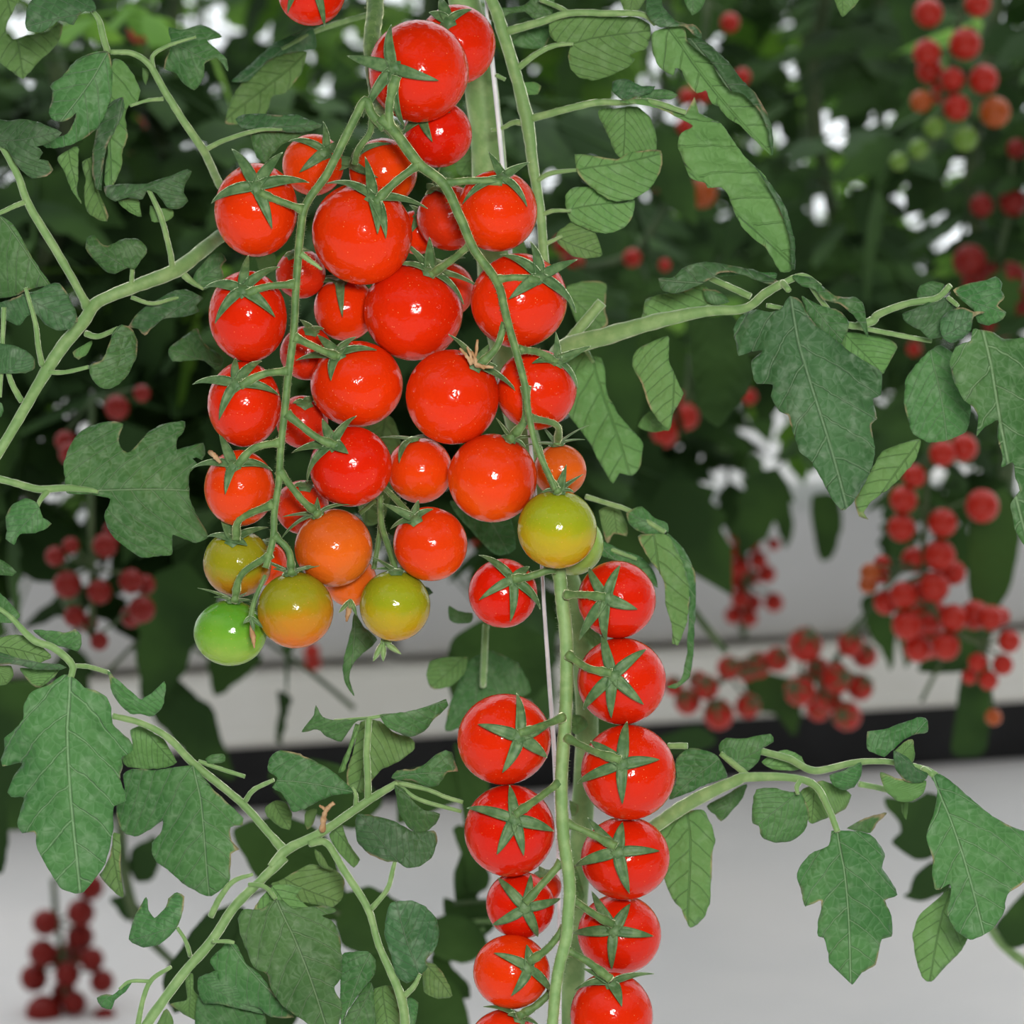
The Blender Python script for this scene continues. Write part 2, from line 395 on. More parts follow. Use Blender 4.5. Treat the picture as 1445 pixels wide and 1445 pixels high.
for key, cf, c, r, lay, colr, cal, tips, lab in sorted(T, key=lambda t: t[4]):
    s = {c2: 2.408, c3: 2.408, c4: 3.211, c5: 3.6125}[cf]
    rx, ry = (r if isinstance(r, tuple) else (r, r))
    rx /= s; ry /= s
    cx, cy = cf(*c)
    rm = (rx + ry) / 2
    z = lay * 28.0
    if key[0] == 'l': z += 10
    for _ in range(60):
        moved = False
        for (x2, y2, z2, r2) in placed:
            dxy = math.hypot(cx - x2, cy - y2)
            need2 = ((rm + r2) * 0.985) ** 2 - dxy * dxy
            if need2 > 0 and abs(z - z2) < math.sqrt(need2) - 1e-6:
                z = z2 + math.sqrt(need2); moved = True
        if not moved: break
    placed.append((cx, cy, z, rm))
    FR[key] = dict(cx=cx, cy=cy, rx=rx, ry=ry, z=z, d=0.70 + z * U, col=colr, cal=cf(*cal), tips=[cf(*t) for t in tips], lab=lab)
    f = FR[key]
    ox, oy = (f['cal'][0] - cx) / rx, -(f['cal'][1] - cy) / ry
    l = math.hypot(ox, oy)
    if l > 0.97: ox, oy = ox * 0.97 / l, oy * 0.97 / l; l = 0.97
    f['n'] = Vector((ox, oy, math.sqrt(1 - l * l)))

def loc3(f, v):
    """unit-sphere camera-frame offset -> world"""
    d = f['d']; c = W(f['cx'], f['cy'], d)
    return c + RM @ Vector((v.x * f['rx'] * d / F, v.y * f['ry'] * d / F, v.z * (f['rx'] + f['ry']) / 2 * d / F))

def tipdir(f, tp):
    ox, oy = (tp[0] - f['cx']) / f['rx'], -(tp[1] - f['cy']) / f['ry']
    l = math.hypot(ox, oy)
    R = 1.13
    z2 = R * R - l * l
    z = math.sqrt(z2) if z2 > 0.12 else 0.35 - 0.25 * (l - 1.0)
    return Vector((ox, oy, z))

def sepal_mesh(f, tp, rnd):
    n0 = f['n'] * 0.99
    t = tipdir(f, tp)
    S = 11
    rm = (f['rx'] + f['ry']) / 2
    rows = []
    width = 0.140 * (60 / rm) ** 0.55 * rnd.uniform(0.9, 1.12)
    for i in range(S + 1):
        u = i / S
        a = n0.normalized(); b = t.normalized()
        om = math.acos(max(-1, min(1, a.dot(b))))
        if om < 1e-3: dirv = a
        else: dirv = (a * math.sin((1 - u) * om) + b * math.sin(u * om)) / math.sin(om)
        rad = 1.0 + (t.length - 1.0) * u ** 2 + 0.05 * math.sin(math.pi * u) + 0.012
        rows.append(dirv * rad)
    vs = []; fs = []
    w0 = 0.06
    for i, p in enumerate(rows):
        u = i / S
        tg = (rows[min(i + 1, S)] - rows[max(i - 1, 0)]).normalized()
        side = tg.cross(p.normalized()).normalized()
        w = width * (0.62 + 0.38 * math.sin(min(1, u / 0.30) * math.pi / 2)) * (1 - u ** 2.0) ** 0.95 + 0.004
        nn = p.normalized()
        curl = 0.25 * w
        for sd, up, th in ((-1, curl, 0), (-0.5, 0, 0), (0, -0.18 * w, 0), (0.5, 0, 0), (1, curl, 0), (0.55, -0.018, 1), (0, -0.25 * w - 0.02, 1), (-0.55, -0.018, 1)):
            vs.append(loc3(f, p + side * (w * sd) + nn * (up + 0.01)))
    for i in range(S):
        for k in range(8):
            a = i * 8 + k; b = i * 8 + (k + 1) % 8
            fs.append((a, b, b + 8, a + 8))
    fs.append(tuple(range(8))[::-1]); fs.append(tuple(S * 8 + k for k in range(8)))
    return vs, fs

tomato_of = {}
for idx, (key, cf, c, r, lay, colr, cal, tips, lab) in enumerate(T):
    f = FR[key]; rnd = random.Random(idx * 7 + 1)
    base = W(f['cx'], f['cy'], f['d'])
    root = empty('cherry_tomato', base, lab, 'tomato', 'tomatoes of the upper truss' if key[0] == 't' and key != 't0' else ('tomatoes of the lower truss' if key[0] == 'l' else None))
    me = get_fruit(colr, idx % 4)
    fo = link('fruit', me, root)
    fo.matrix_parent_inverse = Matrix.Identity(4)
    rm = (f['rx'] + f['ry']) / 2 * f['d'] / F
    q = f['n'].to_track_quat('Z', 'Y').to_matrix()
    # squash follows the picture's vertical, spin about the calyx axis is random
    sp = Matrix.Rotation(rnd.uniform(0, 6.28), 3, 'Z')
    S3 = Matrix.Diagonal((f['rx'] * f['d'] / F, f['ry'] * f['d'] / F, rm))
    R3 = RM @ q @ sp
    if abs(f['rx'] - f['ry']) > 1.5:          # an oval fruit gets its own shape
        me = me.copy(); me.transform((R3.transposed() @ RM @ S3 @ q @ sp @ Matrix.Scale(1 / rm, 3)).to_4x4()); fo.data = me
    fo.matrix_local = (R3 @ Matrix.Scale(rm, 3)).to_4x4()
    cb = MB()
    n = f['n']; K = loc3(f, n * 1.0)
    # little hub of the calyx
    side = n.orthogonal().normalized(); b2 = n.cross(side)
    vs = []; fs = []
    hub = 6.0 / ((f['rx'] + f['ry']) / 2)
    for j, (rr, hh) in enumerate(((1.9, 0.0), (1.5, 0.05), (1.05, 0.085), (0.0, 0.10))):
        for k in range(10):
            a = 2 * math.pi * k / 10
            vs.append(loc3(f, n * (0.985 + hh) + (side * math.cos(a) + b2 * math.sin(a)) * hub * rr * (1 + 0.15 * math.cos(5 * a))))
    for j in range(3):
        for k in range(10):
            a = j * 10 + k; b = j * 10 + (k + 1) % 10
            fs.append((a, b, b + 10, a + 10))
    cb.add(vs, fs)
    co = cb.build('calyx', SEPAL, root)
    for tp in f['tips']:
        sb = MB(); v_, f_ = sepal_mesh(f, tp, rnd); sb.add(v_, f_)
        so = sb.build('sepal', SEPAL)
        so.parent = co; so.matrix_parent_inverse = Matrix.Identity(4)
    # children of calyx share its coordinates (calyx carries the inverse of the root)
    if key == 't18':
        db = MB()
        kx, ky = c3(1000, 150)
        for (a, b) in (((985, 95), (1000, 150)), ((1020, 70), (1005, 150)), ((1000, 110), (1015, 160)), ((960, 100), (1000, 155)), ((1045, 170), (1010, 150)), ((1075, 165), (1015, 160))):
            p0 = c3(*a); p1 = c3(*b)
            pxtube(db, [(p0[0], p0[1], f['d'] - 0.0125, 1.6), ((p0[0] + p1[0]) / 2 + 2, (p0[1] + p1[1]) / 2, f['d'] - 0.0125, 2.6), (p1[0], p1[1], f['d'] - 0.0115, 2.5)], 6, 0, 4, 0.3)
        db.build('dried_flower', BROWN, root)
    tomato_of[key] = root

def clear_front(P, keys, margin=4.0):
    """lift stalk points (px,py,d,r) off the fruits they pass in front of"""
    out = []
    for (x, y, d, r) in P:
        for k in keys:
            f = FR[k]
            q2 = ((x - f['cx']) / (f['rx'] + r)) ** 2 + ((y - f['cy']) / (f['ry'] + r)) ** 2
            if q2 < 1:
                zf = f['d'] - (math.sqrt(1 - q2) * (f['rx'] + f['ry']) / 2 + r * 0.6) * U
                d = min(d, zf)
        out.append((x, y, d, r))
    return out
FRONT = [k for k in FR if k not in ('t1',)]

def stalk(mb, cf, pts, r0, r1, d0, d1, keys=FRONT, n=5):
    """pts crop coords; from d0 to d1"""
    L = len(pts); P = []
    for i, p in enumerate(pts):
        u = i / (L - 1)
        x, y = cf(*p)
        P.append((x, y, d0 + (d1 - d0) * u, r0 + (r1 - r0) * u))
    S = catmull(P, n)
    S = clear_front(S, keys)
    # smooth depth
    ds = [s[2] for s in S]
    for _ in range(3):
        ds = [min(ds[i], (ds[max(i - 1, 0)] + ds[i] + ds[min(i + 1, len(ds) - 1)]) / 3) for i in range(len(ds))]
    S = [(s[0], s[1], dd, s[3]) for s, dd in zip(S, ds)]
    tube(mb, [W(a, b, c) for a, b, c, r in S], [r * c / F for a, b, c, r in S], 12, 0, 0.06)
    hairs(mb, S, 2.2, 4.5, int(pts[0][0]))
    return S

def pedicel(parent, key, cf, pts, r=4.4, dn=0.690):
    """pts from the branch to the calyx"""
    f = FR[key]
    K = f['n']; kd = f['d'] - (f['rx'] + f['ry']) / 2 * U * K.z
    L = len(pts); P = []
    for i, p in enumerate(pts):
        x, y = cf(*p); u = i / (L - 1)
        P.append([x, y, dn + (kd - 0.0006 - dn) * u, r])
    P[-1][0], P[-1][1] = f['cx'] + K.x * f['rx'], f['cy'] - K.y * f['ry']
    S = catmull([tuple(p) for p in P], 7)
    S = clear_front(S, [key])
    m = len(S); S2 = []
    for i, (x, y, d, rr) in enumerate(S):
        u = i / (m - 1)
        rr = r * (1 + 0.55 * math.exp(-(u / 0.10) ** 2) + 0.38 * math.exp(-((u - 0.80) / 0.10) ** 2) + 0.25 * math.exp(-((u - 1) / 0.05) ** 2))
        S2.append((x, y, d, rr))
    mb = MB()
    tube(mb, [W(a, b, c) for a, b, c, q in S2], [q * c / F for a, b, c, q in S2], 10, 0, 0.08)
    hairs(mb, S2, 1.6, 3.2, int(pts[0][0]))
    mb.build('pedicel', STEM, parent)

# ---- upper truss stem
ts = empty('truss_stem', W(530, 160, 0.69), 'forked green stalk carrying all tomatoes of the upper truss', 'stem')
mb = MB()
stalk(mb, c2, [(672,-60),(672,40),(660,140),(672,280),(690,380),(720,430),(745,455)], 13, 9, 0.745, 0.690, [])
mb.build('peduncle', STEM, ts)
mb = MB()
stalk(mb, c2, [(690,420),(660,385),(640,340),(605,400),(570,470),(510,590),(440,690),(420,780),(405,960),(396,1130),(378,1270),(365,1400),(352,1520),(345,1640),(330,1740),(326,1830),(300,1930)], 6.5, 4.6, 0.692, 0.690)
mb.build('left_branch', STEM, ts)
mb = MB()
stalk(mb, c2, [(690,400),(740,450),(820,555),(905,625),(960,735),(1010,850),(1088,960),(1117,1070),(1150,1190),(1180,1300),(1195,1410),(1222,1520),(1262,1610),(1285,1665)], 8.0, 3.6, 0.690, 0.688)
mb.build('right_branch', STEM, ts)
mb = MB()
stalk(mb, c2, [(700,440),(665,400),(655,450),(615,510),(603,558)], 4.5, 4.5, 0.690, 0.702, ['t5'])
mb.build('pedicel', STEM, ts)
mb = MB()
stalk(mb, c2, [(420,862),(450,885),(478,905),(492,917)], 4.5, 1.2, 0.689, 0.690, ['t7'])
mb.build('broken_stalk', STEM_PALE, ts)
PED = [
 ('t1', c2, [(722,440),(722,350),(745,265)], 6.0), ('t6', c2, [(425,712),(345,682),(285,655)], 5), ('t7', c2, [(822,558),(740,620),(670,690)], 5.5),
 ('t8', c2, [(915,622),(1000,614),(1105,615)], 5), ('t10', c2, [(1092,950),(1160,943),(1230,945)], 5), ('t11', c2, [(1005,825),(925,890),(855,940)], 5),
 ('t13', c2, [(400,965),(300,975),(235,995)], 5), ('t17', c2, [(398,1145),(490,1190),(570,1212)], 5), ('t18', c2, [(1117,1075),(1085,1180),(1030,1250)], 5),
 ('t19', c2, [(1160,1188),(1230,1198),(1295,1222)], 5), ('t20', c2, [(378,1260),(290,1272),(215,1300)], 5), ('t22', c3, [(372,322),(470,400),(545,432)], 5),
 ('t24', c3, [(1184,230),(1183,340),(1135,405)], 5.5), ('t25', c3, [(1195,335),(1290,362),(1300,420)], 4.5), ('t26', c3, [(350,420),(260,440),(203,500)], 5),
 ('t28', c3, [(345,515),(420,610),(475,668)], 5), ('t32', c3, [(328,628),(215,680),(197,750)], 5), ('t35', c3, [(330,735),(380,790),(390,862)], 4.5),
 ('t34', c3, [(320,800),(220,868),(185,958)], 4.5), ('t30', c3, [(1225,440),(1262,530),(1285,585)], 4.5),
]
for k, cf, pts, r in PED: pedicel(ts, k, cf, pts, r)
mb = MB()
stalk(mb, c3, [(690,600),(695,700),(720,780),(745,860)], 4.0, 4.5, 0.712, 0.702, [])
stalk(mb, c3, [(620,660),(680,618),(690,700),(680,780),(668,850)], 3.6, 3.5, 0.716, 0.71, [])
mb.build('pedicel', STEM, ts)
mb = MB()
stalk(mb, c3, [(690,560),(740,610),(805,680)], 4.0, 4.5, 0.715, 0.702, [])
mb.build('pedicel', STEM, ts)
# ---- lower truss stem
tl = empty('truss_stem', W(795, 1100, 0.69), 'straight upright stalk carrying the tomatoes of the lower truss', 'stem')
mb = MB()
stalk(mb, c4, [(588,60),(600,130),(610,210),(622,320),(640,500),(640,700),(632,900),(618,1100),(620,1280),(628,1400),(645,1510),(655,1620),(648,1730),(640,1840),(610,1960),(590,2080),(580,2200),(565,2340)], 10.2, 8.0, 0.706, 0.692, [k for k in FRONT if k[0] == 'l'], 7)
mb.build('rachis', STEM_PALE, tl)
for k, cf, pts in [('l1', c4, [(585,165),(470,205),(395,215)]), ('l2', c4, [(640,287),(720,287),(812,298)]), ('l3', c4, [(648,560),(740,620),(838,645)]),
                   ('l4', c4, [(625,842),(520,885),(430,915)]), ('l5', c4, [(640,935),(760,995),(875,1033)]), ('l6', c5, [(690,10),(570,100),(455,175)]),
                   ('l7', c5, [(715,220),(860,285),(972,342)]), ('l8', c5, [(695,420),(600,530),(510,628)]), ('l9', c5, [(730,595),(850,680),(952,738)]),
                   ('l10', c5, [(712,755),(620,865),(530,930)]), ('l11', c5, [(722,870),(830,930),(942,1015)]), ('l12', c5, [(650,1075),(570,1150),(490,1205)])]:
    pedicel(tl, k, cf, pts, 5.2, 0.700)
# ---- main stem of the plant and the string it is tied to
ms = empty('tomato_vine', W(690, 300, 0.78), 'thick pale green main stem rising behind the fruit', 'vine')
mb = MB()
pxtube(mb, [(640,-60,.775,23),(668,60,.775,23),(688,200,.778,24),(694,330,.78,26),(715,500,.785,22),(760,700,.785,20),(812,860,.79,17),(828,1000,.79,16),(822,1150,.79,16),(812,1300,.79,16),(806,1480,.79,17)], 14, 0, 8)
mb.build('stem', STEM_PALE, ms)
st = empty('support_string', W(700, 200, 0.745), 'thin white support string running down beside the main stem', 'string')
mb = MB()
STR = simple_mat('white_string', (0.62, 0.64, 0.66), (0.75, 0.76, 0.78), 200, 0.5)
pxtube(mb, [(684,-40,.752,3.4),(692,60,.752,3.4),(706,200,.750,3.2),(720,355,.750,3.0),(742,560,.750,2.6),(763,780,.745,2.4),(768,860,.742,2.6),(775,960,.742,3.0),(783,1080,.742,3.2),(788,1250,.742,3.0),(790,1480,.742,3.0)], 8, 0, 8, 0.02)
mb.build('string', STR, st)
# second truss peduncle for the tomato at the top edge
tt = empty('truss_stem', W(450, -60, 0.70), 'green stalk end above the tomato cut by the top edge', 'stem')
mb = MB(); pxtube(mb, [(441,-45,.697,5),(455,-70,.700,5),(500,-100,.705,6)], 8); mb.build('pedicel', STEM, tt)
# tiny bud under the olive tomato, and the dry tip on the green tomato
bud = empty('flower_bud', W(538, 905, 0.712), 'tiny pale green unopened bud below the olive tomato', 'bud')
def blades(mb, cx, cy, d, tips, w=4.0):
    for (tx, ty) in tips:
        L = math.hypot(tx - cx, ty - cy)
        nx, ny = -(ty - cy) / L, (tx - cx) / L
        vs = []; fs = []
        S = 6
        for i in range(S + 1):
            u = i / S
            ww = w * (math.sin(math.pi * (0.12 + 0.88 * u)) ** 0.8 if u < 1 else 0.03)
            x = cx + (tx - cx) * u; y = cy + (ty - cy) * u; dd = d - 0.0012 * math.sin(u * 2.2)
            for sd, z in ((-1, 0), (0, -0.0004), (1, 0), (0, 0.0004)):
                vs.append(W(x + nx * ww * sd, y + ny * ww * sd, dd + z))
        for i in range(S):
            for k in range(4):
                a = i * 4 + k; b = i * 4 + (k + 1) % 4
                fs.append((a, b, b + 4, a + 4))
        fs.append((0, 1, 2, 3)); fs.append(tuple(S * 4 + k for k in range(4)))
        mb.add(vs, fs)
mb = MB(); blades(mb, 541, 905, .708, [c3(665,1165), c3(700,1165), c3(762,1140), c3(730,1100), c3(690,1095)], 4.5); mb.build('sepal', STEM_PALE, bud)
mb = MB(); pxtube(mb, [(541,905,.708,2),(543,880,.712,1.6),(548,850,.716,1.6)], 6); mb.build('stalk', STEM, bud)
wf = empty('withered_flower', W(357, 885, 0.685), 'withered brown flower dangling over the green tomato', 'flower')
fg = FR['t34']
mb = MB(); S = stalk(mb, c3, [(300,870),(262,960),(248,1030)], 2.6, 4.0, 0.688, 0.686, ['t34', 't35', 't32']); mb.build('stalk', STEM, wf)
mb = MB(); blades(mb, *c3(250,1010), S[-1][2] - 0.001, [c3(225,1035), c3(292,1050), c3(262,1062)], 3.2); mb.build('sepal', SEPAL, wf)
mb = MB()
x0, y0 = c3(250, 1040); x1, y1 = c3(262, 1118)
pxtube(mb, [(x0, y0, S[-1][2] - .0005, 1.5), (x0 + 3, (y0 + y1) / 2, S[-1][2] - .001, 4.0), (x1, y1, S[-1][2] - .0005, 1.2)], 7, 0, 5, 0.25); mb.build('petals', BROWN, wf)
wf2 = empty('withered_flower', W(490, 860, 0.705), 'withered flower between the orange and olive fruit', 'flower')
mb = MB()
x0, y0 = c3(590, 960); x1, y1 = c3(575, 1028)
pxtube(mb, [(x0, y0, .706, 2), (x0 - 3, (y0 + y1) / 2, .705, 4.2), (x1, y1, .706, 1.4)], 7, 0, 5, 0.25); mb.build('petals', BROWN, wf2)
mb = MB(); blades(mb, x0, y0 - 3, .705, [c3(548,1000), c3(610,1010), c3(585,985)], 3.4); mb.build('sepal', STEM, wf2)
wf3 = empty('withered_flower', W(304, 643, 0.690), 'withered brown flower above the fourth tomato of the left column', 'flower')
mb = MB(); pxtube(mb, [(296,638,.692,3), (303,643,.690,4), (311,653,.692,2.5)], 7, 0, 5, 0.3); mb.build('petals', BROWN, wf3)
# ------------------------------------------------------------------ leaves
cA = crop(0, 0, 2.89); cC = crop(0, 450, 3.6125); cD = crop(0, 800, 3.211); cE = crop(0, 1050, 3.211)
cF = crop(300, 950, 2.92); cG = crop(700, 0, 3.211); cI = crop(780, 350, 2.779); cJ = crop(1000, 350, 3.211)
cK = crop(900, 700, 2.651); cL = crop(880, 950, 2.557)

def inside(P, x, y):
    c = False; j = len(P) - 1
    for i in range(len(P)):
        xi, yi = P[i]; xj, yj = P[j]
        if (yi > y) != (yj > y) and x < (xj - xi) * (y - yi) / (yj - yi + 1e-12) + xi: c = not c
        j = i
    return c

def dist_edge(P, pts):
    P = np.array(P); Q = np.roll(P, -1, 0); pts = np.array(pts)
    d = np.full(len(pts), 1e9)
    for a, b in zip(P, Q):
        ab = b - a; L2 = ab @ ab + 1e-12
        t = np.clip(((pts - a) @ ab) / L2, 0, 1)
        d = np.minimum(d, np.hypot(*(pts - (a + t[:, None] * ab)).T))
    return d

leaf_n = [0]
def leaflet(parent, cf, base, tip, pts, d, m='t', fold=0.10, bend=0.08, tilt=0.0, label=None, name='leaflet', rag=0.7):
    """outline of one leaflet in crop pixels; fold: edges bend away from the midrib; bend: tip droops away; tilt: side to side"""
    leaf_n[0] += 1
    rnd = random.Random(leaf_n[0] * 31)
    O = [cf(*p) for p in pts]
    b = cf(*base); t = cf(*tip)
    # rounding the traced outline, then a fine ragged margin
    n = len(O); Q = []
    for i in range(n):
        p0, p1, p2, p3 = O[i - 1], O[i], O[(i + 1) % n], O[(i + 2) % n]
        seg = math.hypot(p2[0] - p1[0], p2[1] - p1[1])
        k = max(1, min(5, int(seg / 5)))
        for j in range(k):
            u = j / k
            tt = 0.62
            m1 = ((p2[0] - p0[0]) * tt / 2, (p2[1] - p0[1]) * tt / 2); m2 = ((p3[0] - p1[0]) * tt / 2, (p3[1] - p1[1]) * tt / 2)
            h = (2 * u ** 3 - 3 * u * u + 1, u ** 3 - 2 * u * u + u, -2 * u ** 3 + 3 * u * u, u ** 3 - u * u)
            q = [h[0] * p1[a] + h[1] * m1[a] + h[2] * p2[a] + h[3] * m2[a] for a in (0, 1)]
            if j: q = [q[0] + rnd.uniform(-rag, rag), q[1] + rnd.uniform(-rag, rag)]
            Q.append(tuple(q))
    L = math.hypot(t[0] - b[0], t[1] - b[1]) + 1e-6
    ax = ((t[0] - b[0]) / L, (t[1] - b[1]) / L)
    xs = [q[0] for q in Q]; ys = [q[1] for q in Q]
    step = 6.0
    G = []
    y = min(ys)
    row = 0
    while y < max(ys):
        x = min(xs) + (step / 2 if row % 2 else 0)
        while x < max(xs):
            if inside(Q, x, y): G.append((x + rnd.uniform(-.6, .6), y + rnd.uniform(-.6, .6)))
            x += step
        y += step * 0.87; row += 1
    if G:
        de = dist_edge(Q, G); G = [g for g, e in zip(G, de) if e > 2.2]
    V = Q + G
    edges = [(i, (i + 1) % len(Q)) for i in range(len(Q))]
    vo, eo, fo, *_ = delaunay_2d_cdt([Vector(v) for v in V], edges, [], 1, 1e-4)
    vo = [(v.x, v.y) for v in vo]
    ed = dist_edge(Q, vo)
    verts = []; uvs = []
    seed = leaf_n[0] * 3.7
    for (x, y), e in zip(vo, ed):
        s = ((x - b[0]) * ax[0] + (y - b[1]) * ax[1]) / L
        v = (-(x - b[0]) * ax[1] + (y - b[1]) * ax[0]) / L
        v -= 0.022 * math.sin(3.3 * s + seed) * min(1, max(0, s) * 4) - 0.022 * math.sin(seed) * 0
        av = abs(v)
        z = fold * math.sqrt(av * av + 0.0009) + bend * s * s + tilt * v
        z += 0.050 * noise.noise(Vector((s * 3.6, v * 3.6, seed))) + 0.020 * noise.noise(Vector((s * 11, v * 11, seed)))
        z += 0.012 * math.cos(2 * math.pi * 6 * (s - av * (0.75 + 1.3 * av))) * min(1, av * 6)     # pillows between the veins
        z += 0.040 * noise.noise(Vector((s * 8, v * 8, seed + 5))) * math.exp(-e / 9)
        dd = d + z * L * U
        verts.append(W(x, y, dd)); uvs.append((s, v))
    me = bpy.data.meshes.new(name)
    # faces look toward the viewer side
    faces = []
    for f in fo:
        f = list(f)
        a, c_, d_ = vo[f[0]], vo[f[1]], vo[f[2]]
        cr = (c_[0] - a[0]) * (d_[1] - a[1]) - (c_[1] - a[1]) * (d_[0] - a[0])
        faces.append(f if cr < 0 else f[::-1])
    me.from_pydata([tuple(v) for v in verts], [], faces)
    me.polygons.foreach_set('use_smooth', [True] * len(me.polygons))
    uvl = me.uv_layers.new(name='vein')
    for lp in me.loops: uvl.data[lp.index].uv = uvs[lp.vertex_index]
    at = me.attributes.new('edge', 'FLOAT', 'POINT')
    at.data.foreach_set('value', [float(e) for e in ed])
    me.update()
    o = link(name, me, parent, LEAFM[m])
    so = o.modifiers.new('thickness', 'SOLIDIFY'); so.thickness = 0.00028; so.offset = -1
    if label: o['label'] = label
    return o

def rachis(parent, lines, mat=None, name='rachis'):
    """lines: (crop, [(x, y, d, r_px)...])"""
    mb = MB()
    for cf, P in lines:
        pxtube(mb, [(*cf(p[0], p[1]), p[2], p[3] * 1.16) for p in P], 10, 0, 6, 0.07)
    return mb.build(name, mat or STEM_PALE, parent)

def leafthing(name, at, label, group=None):
    return empty(name, at, label, 'leaf', group)

# ---- 1 upper left
A = leafthing('tomato_leaf', W(300, 250, .745), 'drooping compound leaf at upper left, hanging from a stalk that ends behind the left column')
rachis(A, [(cA, [(900,760,.752,5.5),(880,720,.748,5.2),(830,615,.735,5.2),(740,480,.73,4.8),(665,360,.728,4.5),(610,265,.727,4),(540,218,.726,3.5),(450,212,.725,3)]),
           (cA, [(665,403,.729,2.6),(600,410,.727,2.2),(530,432,.726,1.8)]),
           (cA, [(835,612,.737,3.4),(920,570,.735,3),(1050,532,.732,2.4),(1150,528,.730,1.6)]),
           (cA, [(625,280,.728,2.8),(625,225,.727,2.5),(690,185,.727,2.2),(800,150,.728,1.5)]),
           (cA, [(440,215,.725,4),(418,140,.722,4),(405,85,.722,3.6),(380,45,.72,2.5)])])
leaflet(A, cA, (440,212), (180,590), [(440,210),(380,213),(310,245),(255,310),(225,330),(203,352),(214,372),(208,420),(198,460),(215,487),(250,497),(290,480),(312,458),(302,500),(275,545),(210,562),(168,588),(190,604),(240,602),(300,585),(350,560),(400,520),(432,460),(455,380),(458,290),(452,240)], .722, 't', .25, .1)
leaflet(A, cA, (455,245), (440,780), [(455,245),(500,250),(540,300),(572,370),(560,420),(525,430),(510,470),(520,560),(500,620),(495,680),(470,740),(440,782),(425,740),(430,680),(440,600),(440,500),(446,380)], .735, 'u', .2, .1)
leaflet(A, cA, (500,400), (405,775), [(500,396),(455,415),(420,460),(395,520),(380,600),(376,700),(393,770),(415,777),(418,680),(432,600),(467,530),(505,450)], .727, 'd', .5, .1)
leaflet(A, cA, (280,620), (320,830), [(235,640),(315,598),(320,700),(314,780),(332,832),(290,772),(262,700)], .738, 'u', .2)
leaflet(A, cA, (355,645), (438,898), [(335,660),(375,640),(388,700),(398,770),(442,880),(436,903),(400,896),(355,862),(343,795),(350,730),(338,692)], .74, 'u', .2)
leaflet(A, cA, (1050,532), (1310,510), [(960,485),(990,468),(1040,463),(1150,470),(1210,465),(1260,488),(1315,508),(1280,530),(1200,542),(1120,532),(1050,532),(985,520)], .733, 'd', .6, 0)
leaflet(A, cA, (1060,535), (1080,662), [(1025,535),(1130,535),(1235,540),(1200,570),(1150,590),(1110,630),(1080,664),(1045,642),(1030,590)], .737, 't', .3)
leaflet(A, cA, (700,180), (925,285), [(688,112),(740,122),(820,100),(880,128),(905,150),(845,165),(885,200),(925,240),(930,290),(885,235),(832,262),(833,312),(792,367),(750,342),(720,300),(668,282),(680,230),(700,190)], .742, 't', .3)
leaflet(A, cA, (585,275), (595,345), [(580,275),(606,285),(604,320),(595,348),(582,320)], .735, 'u', .3)
leaflet(A, cA, (385,45), (105,112), [(388,45),(385,10),(340,-30),(240,-40),(150,-20),(112,30),(102,95),(115,125),(165,132),(205,110),(240,83),(268,90),(300,102),(322,60),(345,45)], .715, 'd', .3, .05)
# ---- far upper left
A2 = leafthing('tomato_leaf', W(30, 0, .78), 'pale leaf in the extreme top left corner, its underside facing the viewer')
leaflet(A2, cA, (20,-40), (95,322), [(-60,-40),(90,-30),(60,30),(28,100),(25,145),(60,160),(110,142),(190,130),(242,92),(256,102),(238,170),(190,222),(150,260),(112,300),(96,324),(50,292),(0,256),(-60,200)], .77, 'u', .25, label='pale underside with brownish margin')
rachis(A2, [(cA, [(20,-40,.772,3),(0,-120,.775,3)])], name='petiole')
# ---- 2 left thick stalked leaf
B = leafthing('tomato_leaf', W(100, 430, .735), 'large compound leaf at left on a thick forked stalk running down to the left edge')
rachis(B, [(cA, [(990,900,.765,8.5),(870,985,.752,8.5),(720,1100,.738,9),(560,1165,.732,8),(400,1232,.728,7.5),(340,1310,.725,8),(235,1440,.722,8),(150,1580,.718,7),(40,1770,.712,6.5),(-60,1930,.71,6.5)]),
           (cA, [(355,1250,.727,7),(330,1200,.724,5),(240,1040,.72,5.2),(120,840,.715,5),(70,710,.712,4.5),(0,580,.708,4.5),(-60,500,.706,4)]),
           (cA, [(100,825,.714,3.2),(60,840,.712,3),(0,868,.71,2.6),(-60,890,.708,2.6)]),
           (cA, [(705,1095,.737,4),(690,1010,.732,3.4),(655,880,.728,3.4),(605,770,.726,2.6)]),
           (cA, [(535,1168,.731,3),(540,1095,.728,2.6)]),
           (cA, [(535,1212,.732,2.5),(620,1238,.734,2.4),(720,1215,.737,2),(780,1212,.738,1.5)]),
           (cA, [(730,1095,.74,5),(770,1140,.741,4),(830,1180,.742,1.5)]),
           (cA, [(350,1360,.727,4),(400,1372,.725,3.4),(480,1340,.722,3)]),
           (cC, [(225,270,.72,3.2),(330,272,.717,2.8),(450,245,.714,2.4)]),
           (cC, [(215,235,.72,4),(195,140,.716,3.4),(180,20,.713,3),(130,-160,.71,2.3)]),
           (cC, [(110,420,.717,4),(65,340,.714,3.6),(40,270,.712,3)]),
           (cC, [(20,-60,.712,3),(10,200,.713,2.6),(0,400,.713,2.2)])])
leaflet(B, cA, (8,575), (250,540), [(-40,485),(40,492),(80,485),(150,495),(200,515),(252,542),(222,570),(188,588),(148,598),(176,622),(160,650),(196,655),(216,692),(190,718),(130,727),(95,702),(60,662),(30,612),(-20,580)], .705, 'd', .3)
leaflet(B, cA, (-40,840), (205,1160), [(-60,850),(0,878),(50,912),(90,972),(132,1052),(172,1112),(207,1160),(150,1172),(100,1187),(40,1212),(-60,1190)], .716, 't', .2)
